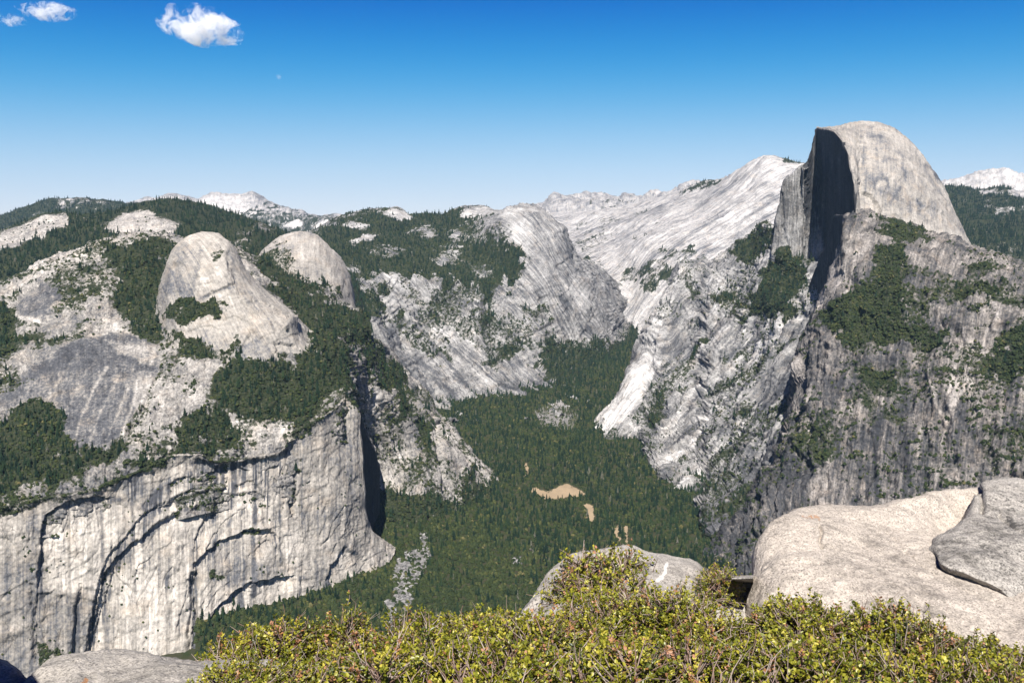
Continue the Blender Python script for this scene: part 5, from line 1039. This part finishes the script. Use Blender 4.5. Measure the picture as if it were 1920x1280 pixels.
def boulder(name, rails, x0, x1, mat, label, back, step=2.2, lump=(0.06, 0.016, 0.006), strokes=(), grooves=(), stain=(), rust=(), pale=(), seed=0):
    L = loft(rails, x0, x1, step, step, back, 8)
    P = L.P; x, y, z = P[..., 0], P[..., 1], P[..., 2] - 985
    d = lump[0] * fbm(x / .6, y / .6, z / .6, 3, seed) + lump[1] * fbm(x / .16, y / .16, z / .16, 3, seed + 3) + lump[2] * fbm(x / .035, y / .035, z / .035, 2, seed + 6)
    jx = 2.5 * fbm(x / .12, y / .12, z / .12, 2, seed + 9); jy = 2.5 * fbm(x / .12, y / .12, z / .12, 2, seed + 12)
    crack = np.zeros(x.shape)
    for line, rec, fall in strokes:
        q, side, al = sd_line(L.px + jx, L.py + jy, line)
        d -= rec * sstep(0, .08, al) * (1 - sstep(.92, 1, al)) * np.where(side > 0, np.exp(-q / fall), 0)
    for line, dep, wid in grooves:
        q, side, al = sd_line(L.px + jx, L.py + jy, line)
        g = np.exp(-(q / wid) ** 2) * sstep(0, .05, al) * (1 - sstep(.95, 1, al)); d -= dep * g; crack = np.maximum(crack, g * 0.6)
    n = normals(P)
    if np.median(np.sum(n * (CAM - P), axis=2)[L.front]) < 0: n = -n
    L.P = P + n * d[..., None]
    A = {}
    for nm, polys in (('stain', stain), ('rust', rust), ('pale', pale)):
        a = np.zeros(x.shape)
        for q, v, f in polys: a = np.maximum(a, v * (1 - sstep(-f, f, sd_poly(L.px + 2 * jx, L.py + 2 * jy, q))))
        A[nm] = a.ravel()
    r, c = L.px.shape; i = np.arange(r * c).reshape(r, c)
    f = np.stack([i[:-1, :-1], i[:-1, 1:], i[1:, 1:], i[1:, :-1]], -1).reshape(-1, 4)
    V_ = L.P.reshape(-1, 3); caps = []
    for col_ in (0, c - 1):                       # close both ends
        e = i[:, col_]; cen = V_[e].mean(0); k = len(V_); V_ = np.vstack([V_, cen[None]])
        for a in A: A[a] = np.append(A[a], 0)
        t = np.stack([e[:-1], e[1:], np.full(len(e) - 1, k)], -1); caps.append(t if col_ == 0 else t[:, ::-1])
    org = V_.mean(0); me = np_mesh(name, V_ - org, [f] + caps, mat, A)
    return set_props(link(name, me, None, org), label, 'boulder')
ROCKBACK = [(14, 0.45), (60, 1.1), (200, 1.5)]
boulder('boulder', [[(1403, 1420, 5.0), (1600, 1440, 4.3), (1800, 1460, 4.1), (2080, 1480, 4.0), (2330, 1500, 4.6)],
                    [(1403, 1135, 5.12), (1420, 1150, 4.95), (1500, 1175, 4.65), (1600, 1195, 4.45), (1760, 1220, 4.25), (1920, 1240, 4.15), (2080, 1250, 4.1), (2330, 1290, 5.0)],
                    [(1403, 1124, 5.16), (1435, 1088, 5.1), (1490, 1060, 5.1), (1600, 1070, 5.0), (1760, 1085, 4.95), (1920, 1120, 4.8), (2080, 1120, 4.8), (2330, 1200, 5.6)],
                    [(1403, 1119, 5.2), (1418, 1060, 5.35), (1440, 1012, 5.5), (1490, 985, 5.62), (1600, 982, 5.72), (1700, 980, 5.85), (1800, 975, 6.1), (1920, 960, 6.3), (2080, 960, 6.3), (2250, 1020, 6.3), (2330, 1130, 6.1)],
                    [(1403, 1117, 5.25), (1410, 1080, 5.4), (1417, 1050, 5.5), (1425, 1022, 5.6), (1436, 996, 5.7), (1452, 974, 5.82), (1470, 962, 5.92), (1492, 953, 6.0), (1520, 949, 6.05), (1545, 947, 6.08), (1580, 948, 6.1), (1620, 947, 6.12), (1650, 944, 6.16), (1685, 938, 6.25), (1720, 929, 6.35), (1755, 918, 6.45), (1790, 911, 6.55), (1830, 907, 6.65), (1860, 902, 6.7), (1880, 897, 6.75), (1920, 901, 6.75), (2080, 915, 6.75), (2200, 950, 6.7), (2290, 1020, 6.5), (2330, 1110, 6.3)]],
        1403, 2330, m_gr, 'large pale granite boulder with rusty lichen flecks filling the lower right', ROCKBACK, seed=201,
        grooves=[([(1532, 985), (1540, 1000), (1536, 1015), (1545, 1025)], .03, 3), ([(1660, 985), (1680, 1005), (1700, 1020), (1735, 1026)], .012, 3), ([(1430, 1060), (1500, 1062), (1540, 1064)], .012, 2.5), ([(1690, 1025), (1740, 1060), (1800, 1100), (1880, 1130)], .02, 3)],
        stain=[([(1403, 1120), (1425, 1020), (1470, 955), (1480, 990), (1440, 1040), (1425, 1130)], .45, 12)],
        rust=[([(1500, 960), (1540, 958), (1545, 985), (1530, 975), (1505, 975)], .6, 6), ([(1535, 980), (1545, 980), (1542, 1015), (1530, 1010)], .5, 6), ([(1560, 955), (1580, 955), (1575, 962)], .6, 5), ([(1430, 1000), (1445, 985), (1455, 990), (1440, 1010)], .45, 5), ([(1720, 945), (1740, 948), (1735, 962)], .45, 5), ([(1640, 1085), (1850, 1100), (1850, 1120), (1700, 1110)], .25, 8)])
boulder('boulder', [[(1738, 1090, 5.5), (1800, 1110, 5.35), (1870, 1135, 5.3), (2080, 1190, 5.25), (2200, 1180, 5.6)],
                    [(1738, 1036, 5.40), (1745, 1040, 5.34), (1760, 1057, 5.10), (1785, 1068, 5.02), (1812, 1077, 4.95), (1840, 1088, 4.90), (1862, 1097, 4.87), (1888, 1118, 4.80), (1920, 1132, 4.76), (2080, 1165, 4.7), (2200, 1150, 5.3)],
                    [(1738, 1033, 5.41), (1745, 1032, 5.36), (1760, 1040, 5.2), (1812, 1050, 5.08), (1862, 1060, 5.05), (1920, 1080, 4.95), (2080, 1100, 4.9), (2200, 1120, 5.5)],
                    [(1738, 1030, 5.42), (1745, 1024, 5.43), (1760, 1015, 5.45), (1812, 1000, 5.55), (1850, 980, 5.75), (1920, 970, 5.85), (2080, 980, 5.85), (2200, 1060, 5.9)],
                    [(1738, 1029, 5.46), (1744, 1021, 5.52), (1750, 1012, 5.6), (1762, 1002, 5.68), (1780, 994, 5.75), (1796, 984, 5.86), (1812, 966, 6.03), (1824, 944, 6.22), (1833, 922, 6.42), (1842, 907, 6.55), (1870, 899, 6.62), (1895, 897, 6.66), (1920, 900, 6.66), (2080, 920, 6.55), (2150, 960, 6.3), (2200, 1040, 6.0)]],
        1738, 2200, m_gr_dark, 'rounded darker mottled boulder above a deep crack at the right edge', [(2, 0.25), (30, 0.7), (120, 1.0)], seed=211,
        grooves=[([(1836, 912), (1842, 945), (1838, 965)], .05, 5), ([(1870, 960), (1895, 985), (1920, 1000)], .03, 5)],
        stain=[([(1838, 905), (1930, 900), (2050, 960), (2050, 1110), (1900, 1100), (1810, 1060), (1830, 980)], .54, 16), ([(1880, 955), (1905, 965), (1915, 1000), (1890, 990)], .75, 8)])
boulder('boulder', [[(972, 1320, 4.9), (1100, 1330, 4.7), (1300, 1330, 4.7), (1400, 1320, 4.9)],
                    [(972, 1175, 5.05), (1000, 1180, 5.0), (1060, 1180, 4.85), (1200, 1170, 4.8), (1320, 1160, 4.9), (1400, 1150, 5.1)],
                    [(972, 1158, 5.1), (1000, 1140, 5.15), (1060, 1110, 5.15), (1200, 1090, 5.15), (1320, 1108, 5.15), (1400, 1136, 5.2)],
                    [(972, 1154, 5.15), (985, 1136, 5.2), (1000, 1120, 5.28), (1016, 1096, 5.38), (1030, 1076, 5.45), (1050, 1054, 5.55), (1080, 1041, 5.65), (1120, 1034, 5.72), (1160, 1031, 5.76), (1200, 1032, 5.78), (1240, 1035, 5.76), (1275, 1041, 5.72), (1300, 1049, 5.66), (1318, 1064, 5.58), (1328, 1080, 5.5), (1340, 1094, 5.4), (1370, 1112, 5.3), (1400, 1130, 5.25)]],
        972, 1400, m_gr_grey, 'grey granite boulder with a white streak and a small shrub growing on it', ROCKBACK, seed=221,
        stain=[([(980, 1140), (1010, 1090), (1050, 1050), (1070, 1060), (1040, 1130), (1000, 1170)], .5, 10), ([(1310, 1060), (1330, 1080), (1330, 1110), (1300, 1090)], .4, 8)],
        pale=[([(1250, 1050), (1258, 1050), (1246, 1085), (1228, 1100), (1222, 1094), (1240, 1076)], .75, 4)],
        rust=[([(1010, 1100), (1030, 1080), (1040, 1110), (1020, 1130)], .3, 8)],
        grooves=[([(1200, 1040), (1215, 1065), (1205, 1090)], .02, 3)])
boulder('boulder', [[(34, 1480, 2.75), (300, 1500, 2.7), (560, 1480, 2.9)], [(34, 1310, 3.1), (150, 1320, 3.0), (300, 1330, 2.95), (560, 1310, 3.2)],
                    [(34, 1298, 3.2), (100, 1270, 3.3), (200, 1260, 3.32), (300, 1262, 3.32), (450, 1266, 3.35), (560, 1288, 3.35)],
                    [(34, 1294, 3.25), (60, 1276, 3.35), (80, 1258, 3.45), (98, 1244, 3.55), (120, 1236, 3.6), (155, 1231, 3.64), (200, 1228, 3.67), (245, 1227, 3.68), (280, 1228, 3.68), (310, 1235, 3.66), (340, 1241, 3.62), (380, 1245, 3.6), (430, 1243, 3.6), (470, 1245, 3.58), (505, 1250, 3.52), (530, 1262, 3.45), (560, 1284, 3.38)]],
        34, 560, m_gr_grey, 'smooth grey granite boulder at the bottom left, half under the shrubs', [(10, 0.3), (50, 0.7), (150, 0.9)], seed=231,
        rust=[([(135, 1278), (160, 1262), (168, 1268), (150, 1290), (130, 1290)], .75, 4)])
boulder('boulder', [[(-160, 1480, 3.0), (0, 1480, 3.0), (70, 1440, 3.1)], [(-160, 1330, 3.2), (0, 1330, 3.2), (70, 1310, 3.3)], [(-160, 1270, 3.4), (0, 1280, 3.35), (70, 1296, 3.34)],
                    [(-160, 1225, 3.6), (-60, 1232, 3.58), (0, 1249, 3.55), (20, 1256, 3.52), (40, 1268, 3.46), (56, 1279, 3.4), (70, 1291, 3.36)]],
        -160, 70, m_gr_grey, 'small dark rock lying in shade in the bottom left corner', [(10, 0.25), (60, 0.5), (160, 0.7)], seed=241)
# unseen boulder added left of the frame to cast shade on the corner
boulder('boulder', [[(-2100, 2600, 1.5), (-600, 2600, 1.5)], [(-2100, 1200, 1.7), (-600, 1300, 1.7)], [(-2100, 420, 1.95), (-600, 640, 1.95)], [(-2100, 380, 2.3), (-1300, 240, 2.3), (-800, 330, 2.3), (-600, 610, 2.3)]],
        -2100, -600, m_gr_grey, 'tall grey boulder added out of view beyond the left edge to shade the corner', [(30, 0.25), (500, 0.5), (1500, 0.6)], step=14, seed=251)
# dark cleft between the two boulders: a slab bridging a hollow
boulder('rock', [[(1372, 1090, 5.2), (1414, 1090, 5.2)], [(1372, 1087, 4.9), (1414, 1086, 4.9)], [(1372, 1083, 4.88), (1414, 1082, 4.88)], [(1372, 1080, 5.3), (1414, 1079, 5.3)]],
        1372, 1412, m_gr_grey, 'thin rock ledge roofing the dark cleft left of the big boulder', [(2, 0.3), (25, 0.5), (80, 0.6)], step=1.5, lump=(.01, .008, .003), seed=261)
boulder('rock', [[(1366, 1220, 5.22), (1420, 1220, 5.22)], [(1366, 1150, 5.24), (1420, 1150, 5.24)], [(1366, 1092, 5.26), (1420, 1092, 5.26)]],
        1366, 1420, m_gr_dark, 'dark rock at the back of the cleft between the boulders', [(0, 0.2), (60, 0.4)], step=3, lump=(.02, .01, .003), seed=271)
# loose chip of rusty stone on the bottom left boulder
def chip(seed, loc, s, mat, label):
    r = np.random.default_rng(seed)
    import bmesh
    bm = bmesh.new(); bmesh.ops.create_icosphere(bm, subdivisions=2, radius=1)
    for v in bm.verts: v.co = Vector((v.co.x * s[0], v.co.y * s[1], v.co.z * s[2])) * (1 + r.uniform(-.22, .22))
    me = bpy.data.meshes.new('stone_chip'); bm.to_mesh(me); bm.free(); me.materials.append(mat)
    o = link('stone_chip', me, None, loc); o.rotation_euler = (.2, .1, .6); return set_props(o, label, 'stone')
m_rust = granite_material('rusty stone', (0.32, 0.18, 0.09), .5, .5, 0.0)
chip(3, unproj(152, 1272, 3.33) + [0, 0, .004], (.035, .016, .012), m_rust, 'small rusty orange stone chip on the bottom left boulder')
# cliff top that carries boulders and shrubs
gl = loft([[(-1500, 2600, 1.0), (3400, 2600, 1.0)], [(-1500, 1900, 2.0), (3400, 1900, 2.0)], [(-1500, 1500, 3.1), (960, 1420, 3.3), (3400, 1500, 3.1)], [(-1500, 1330, 4.3), (500, 1330, 4.2), (960, 1290, 4.9), (1400, 1260, 5.3), (2200, 1240, 5.5), (3400, 1250, 5.3)]],
          -1500, 3400, 20, 20, [(10, .5), (90, .9), (900, 1.2), (2600, 1.3)])
x, y, z = gl.P[..., 0], gl.P[..., 1], gl.P[..., 2]
gl.P[..., 2] += .08 * fbm(x / .5, y / .5, z / .5, 3, 300)
r, c = gl.px.shape; i = np.arange(r * c).reshape(r, c); f = np.stack([i[:-1, :-1], i[:-1, 1:], i[1:, 1:], i[1:, :-1]], -1).reshape(-1, 4)
me = np_mesh('cliff_top', gl.P.reshape(-1, 3), f, m_gr_grey); set_props(link('cliff_top', me), 'rocky cliff top under the shrubs and boulders', 'ground', kind='structure')

# ---- manzanita shrubs
def leaf_material():
    t = NT('manzanita leaf')
    col = t.ramp(t.attr('tint'), [(0.0, (0.030, 0.044, 0.006)), (0.30, (0.11, 0.124, 0.010)), (0.62, (0.27, 0.255, 0.022)), (0.86, (0.42, 0.36, 0.055)), (0.90, (0.27, 0.13, 0.045)), (1.0, (0.36, 0.18, 0.11))])
    b = t.bsdf(col, 0.42, None, 0.45); tr = t.n('ShaderNodeBsdfTranslucent', {'Color': col})
    mx = t.n('ShaderNodeMixShader', {0: 0.22}); t.t.links.new(b.outputs[0], mx.inputs[1]); t.t.links.new(tr.outputs[0], mx.inputs[2])
    return t.surface(mx)
m_leaf = leaf_material()
m_twig = foliage_material('manzanita twig', [(0, (0.07, 0.035, 0.025)), (0.5, (0.17, 0.11, 0.085)), (1, (0.34, 0.29, 0.25))], 0.7)

def shrub_meshes(seed, rx, ry, rz, tips, leaf, pink=0.05, bare=0.10, per=13, dead=0.35):
    """Twigs spread from the root to the surface of a dome, each ending in a tuft of small oval leaves."""
    r = np.random.default_rng(seed)
    dirs = r.normal(size=(tips, 3)); dirs[:, 2] = np.abs(dirs[:, 2]) * 1.0 + 0.05; dirs /= np.linalg.norm(dirs, axis=1, keepdims=True)
    lob = 1 + 0.28 * fbm(dirs[:, 0] * 2.2 + seed, dirs[:, 1] * 2.2, dirs[:, 2] * 2.2, 2, seed)
    rad = r.uniform(0.45, 1.0, tips) ** 0.55 * lob
    tip = dirs * rad[:, None] * [rx, ry, rz]
    tip[:, 2] += r.normal(0, .02, tips)
    # stems: cluster tips to stem nodes
    nst = max(10, tips // 14); nd = r.normal(size=(nst, 3)); nd[:, 2] = np.abs(nd[:, 2]) + .1; nd /= np.linalg.norm(nd, axis=1, keepdims=True)
    node = nd * r.uniform(.42, .72, (nst, 1)) * [rx, ry, rz]
    SV, SF, ST = [], [], []
    def tube(a, b, ra, rb, tint, bend=0.12, seg=3):
        ax = b - a; ln = np.linalg.norm(ax) + 1e-6; u = np.cross(ax, [0.3, 0.5, 0.81]); u /= np.linalg.norm(u) + 1e-9; w = np.cross(ax / ln, u)
        off = r.normal(0, bend * ln, 3); off[2] = abs(off[2]) * .4
        base = len(SV)
        for s in range(seg + 1):
            q = s / seg; c_ = a + ax * q + off * math.sin(math.pi * q); rr = ra + (rb - ra) * q
            for k in range(3): SV.append(c_ + rr * (u * math.cos(k * 2.094) + w * math.sin(k * 2.094))); ST.append(tint)
        for s in range(seg):
            for k in range(3):
                i0 = base + s * 3 + k; i1 = base + s * 3 + (k + 1) % 3; SF.append((i0, i1, i1 + 3, i0 + 3))
    for k in range(nst): tube(np.array([r.normal(0, .03), r.normal(0, .03), -.05]), node[k], .011, .006, r.uniform(.1, .6), .10, 4)
    d2 = ((tip[:, None] - node[None]) ** 2).sum(2); near = d2.argmin(1)
    out = []
    for k in range(tips):
        grey = r.uniform() < dead
        tube(node[near[k]], tip[k], .0042, .0020, r.uniform(.55, 1.0) if grey else r.uniform(.2, .7), .14, 3)
        if r.uniform() < 0.3:
            e = tip[k] + (tip[k] - node[near[k]]) * .25 + r.normal(0, .03, 3); tube(tip[k] * .8 + node[near[k]] * .2, e, .0025, .0012, r.uniform(.4, 1), .1, 2)
    # leaves
    live = np.where(r.uniform(size=tips) > bare)[0]
    n = len(live) * per; k = np.repeat(live, per)
    ax = tip[k] - node[near[k]]; ax /= np.linalg.norm(ax, axis=1, keepdims=True) + 1e-9; ax[:, 2] += 0.5; ax /= np.linalg.norm(ax, axis=1, keepdims=True)
    q = r.uniform(-0.075, 0.025, n); c_ = tip[k] + ax * q[:, None]
    rd = r.normal(size=(n, 3)); rd -= (rd * ax).sum(1, keepdims=True) * ax; rd /= np.linalg.norm(rd, axis=1, keepdims=True) + 1e-9
    ld = ax * r.uniform(.35, 1.1, (n, 1)) + rd; ld /= np.linalg.norm(ld, axis=1, keepdims=True)
    sd = np.cross(ld, ax + r.normal(0, .5, (n, 3))); sd /= np.linalg.norm(sd, axis=1, keepdims=True) + 1e-9
    up = np.cross(sd, ld)
    ln = leaf * r.uniform(.65, 1.2, n); wd = ln * r.uniform(.26, .36, n)
    prof = [(0.12, 0, 0), (0.42, 1, .10), (0.80, .72, .09), (1.06, 0, 0), (0.80, -.72, .09), (0.42, -1, .10)]
    pts = [c_ + ld * (ln * a)[:, None] + sd * (wd * b)[:, None] + up * (wd * h * 2)[:, None] for a, b, h in prof]
    LV = np.stack(pts, 1).reshape(-1, 3); b6 = (np.arange(n) * 6)[:, None]
    LF = np.concatenate([b6 + [[0, 1, 2, 3]], b6 + [[0, 3, 4, 5]]])
    tt = r.normal(.45, .17, len(live)); pk = r.uniform(size=len(live)) < pink
    tl = np.repeat(tt, per) + r.normal(0, .12, n); tl = np.clip(tl, 0, .86)
    tl = np.where(np.repeat(pk, per), r.uniform(.89, 1.0, n), tl); tl = np.where(r.uniform(size=n) < .03, r.uniform(.87, .97, n), tl)
    return (np_mesh('branches', np.array(SV), np.array(SF), m_twig, {'tint': ST}), np_mesh('leaves', LV, LF, m_leaf, {'tint': np.repeat(tl, 6)}, smooth=False))
PROTO = [shrub_meshes(400, .52, .46, .46, 1250, .0215, .04, .07, 20, .35), shrub_meshes(401, .50, .50, .42, 1250, .021, .05, .07, 20, .35), shrub_meshes(402, .46, .42, .50, 1150, .0215, .04, .09, 20, .4),
         shrub_meshes(403, .34, .26, .30, 520, .021, .10, .18, 11, .6), shrub_meshes(404, .44, .40, .52, 950, .021, .10, .12, 18, .5)]
def shrub(px, py, Y, proto, s, rz, label, top=True, sz=1.0):
    """The shrub's top shows at pixel (px, py) at distance Y."""
    p = unproj(px, py, Y); hgt = [.46, .42, .50, .30, .52][proto] * s * sz * 1.02
    root = bpy.data.objects.new('manzanita_shrub', None); COL.objects.link(root); root.location = p - [0, 0, hgt]; root.rotation_euler = (0, 0, rz); root.scale = (s, s, s * sz)
    set_props(root, label, 'shrub', 'manzanita shrubs along the cliff edge')
    for nm, me in zip(('branches', 'leaves'), PROTO[proto]): link(nm, me, root)
    return root
SHRUBS = [
 (500, 1175, 3.9, 0, .80, .3, 'leftmost green shrub in the back row, its branches reaching over the bottom left boulder'),
 (470, 1236, 3.15, 1, .62, 2.1, 'low shrub spreading over the right end of the bottom left boulder'),
 (625, 1158, 4.05, 4, .72, 1.0, 'shrub with dry pink leaf tips against the foot of the arch cliff'),
 (770, 1170, 3.9, 1, .9, 4.0, 'yellow green shrub in front of the grey talus strip of the valley'),
 (885, 1134, 4.15, 2, .82, .9, 'taller shrub with bare twigs sticking up left of the grey middle boulder'),
 (1010, 1150, 4.05, 0, .85, 5.0, 'dense shrub at the left foot of the grey middle boulder'),
 (1140, 1128, 4.25, 1, .85, .2, 'dense green shrub below the shrub that grows on the middle boulder'),
 (1275, 1112, 4.25, 0, .8, 2.6, 'bright yellow green shrub at the right foot of the grey middle boulder'),
 (1398, 1168, 4.1, 2, .70, 3.3, 'shrub below the dark cleft between the two largest boulders'),
 (1530, 1122, 4.05, 1, .8, 1.5, 'shrub with reddish tips in front of the left half of the big boulder'),
 (1660, 1146, 3.9, 0, .78, .7, 'olive shrub in front of the middle of the big boulder'),
 (1790, 1180, 3.7, 4, .68, 2.0, 'twiggy shrub with reddish tips before the right half of the big boulder'),
 (1915, 1205, 3.5, 2, .7, 4.4, 'shrub at the right edge below the cracked boulder'),
 (560, 1240, 3.25, 2, .85, 1.9, 'front row shrub next to the bottom left boulder'),
 (760, 1222, 3.3, 0, .95, 3.1, 'front row shrub left of the bottom centre'),
 (950, 1215, 3.35, 1, .95, .5, 'front row shrub at the bottom centre'),
 (1150, 1205, 3.4, 0, .95, 5.5, 'front row shrub below the grey middle boulder'),
 (1350, 1195, 3.4, 4, .85, 2.9, 'front row shrub with many bare grey twigs below the dark cleft'),
 (1550, 1205, 3.35, 1, .95, 1.1, 'front row shrub below the big boulder'),
 (1750, 1232, 3.2, 0, .9, 4.1, 'front row shrub near the bottom right'),
 (1900, 1262, 3.0, 1, .8, .1, 'front row shrub in the bottom right corner'),
 (1132, 1026, 5.25, 3, 1.15, .4, 'small twiggy olive and brown shrub growing on top of the grey middle boulder'),
 (1098, 1064, 5.15, 3, .85, 3.4, 'low brown twigged shrub on the left shoulder of the grey middle boulder'),
 (1160, 1075, 4.95, 3, 1.1, 2.4, 'small twiggy shrub on the near face of the grey middle boulder'),
 (1345, 1062, 5.15, 3, .62, 1.4, 'small yellow green shrub between the middle boulder and the dark cleft'),
]
for a in SHRUBS: shrub(*a)

# ================================================================== CLOUDS AND AIR
import bmesh
def cloud(px, py, wpx, hpx, Y, seed, label, dens=0.012, holes=0.5, puffs=16):
    """Cumulus: a lumpy closed shell of puffs filled with uneven vapour."""
    r = np.random.default_rng(seed); c = unproj(px, py, Y); k = Y / FPX; a, b = wpx * k / 2, hpx * k / 2
    bm = bmesh.new(); bmesh.ops.create_icosphere(bm, subdivisions=5, radius=1)
    co = np.array([v.co[:] for v in bm.verts])
    n = fbm(co[:, 0] * 1.6 + seed, co[:, 1] * 1.6, co[:, 2] * 1.6, 4, seed)
    rad = 1 + 0.42 * n; rad = np.where(co[:, 2] < 0, rad * (1 - .25 * np.abs(co[:, 2])), rad)
    co = co * rad[:, None] * [a, a * .8, b]
    for v, q in zip(bm.verts, co): v.co = q
    me = bpy.data.meshes.new('cloud'); bm.to_mesh(me); bm.free()
    t = NT('cloud vapour %d' % seed); pos = t.n('ShaderNodeTexCoord').outputs['Object']
    e = t.n('ShaderNodeVectorMath', {0: t.mapping(pos, (1 / a, 1 / (a * .8), 1 / b))}, operation='LENGTH').outputs['Value']
    nz = t.noise(pos, 3.0 / a, 9, 0.64, 0.9)
    f = t.math('ADD', t.math('SUBTRACT', 1.0, e), t.math('MULTIPLY_ADD', nz, 5.6, -2.8 - holes * .35))
    d = t.math('MULTIPLY', t.ramp(f, [(0.02, 0.0), (0.45, 1.0)]), dens)
    v = t.n('ShaderNodeVolumePrincipled', {'Color': (1, 1, 1), 'Density': d, 'Anisotropy': 0.0})
    t.t.links.new(v.outputs[0], t.out.inputs['Volume']); me.materials.append(t.m)
    return set_props(link('cloud', me, None, c), label, 'cloud')
cloud(376, 55, 156, 74, 9000, 5, 'largest puffy white cloud, high in the blue sky', 0.011, 1.1)
cloud(88, 23, 100, 40, 9000, 8, 'small ragged white cloud at the top left corner', 0.009, 1.2)
cloud(22, 40, 54, 26, 9000, 9, 'tiny thin white cloud at the left edge under the corner cloud', 0.008, 1.4)
cloud(523, 145, 11, 12, 9000, 11, 'speck of white cloud alone right of the large cloud', 0.010, .8)

hz = NT('clear mountain air')
hv = hz.n('ShaderNodeVolumePrincipled', {'Color': (0.45, 0.70, 1.0), 'Density': HAZE, 'Anisotropy': 0.2})
hz.t.links.new(hv.outputs[0], hz.out.inputs['Volume'])
x0, x1, y0, y1, z0, z1 = -21000, 21000, -700, 18000, -31, 2400
b = np.array([(x, y, z) for z in (z0, z1) for x, y in ((x0, y0), (x1, y0), (x1, y1), (x0, y1))], float)
me = np_mesh('haze', b, np.array([[3, 2, 1, 0], [4, 5, 6, 7], [0, 1, 5, 4], [1, 2, 6, 5], [2, 3, 7, 6], [3, 0, 4, 7]]), hz.m, smooth=False)
set_props(link('haze', me), 'thin blue mountain air over the whole valley', 'haze', kind='stuff')
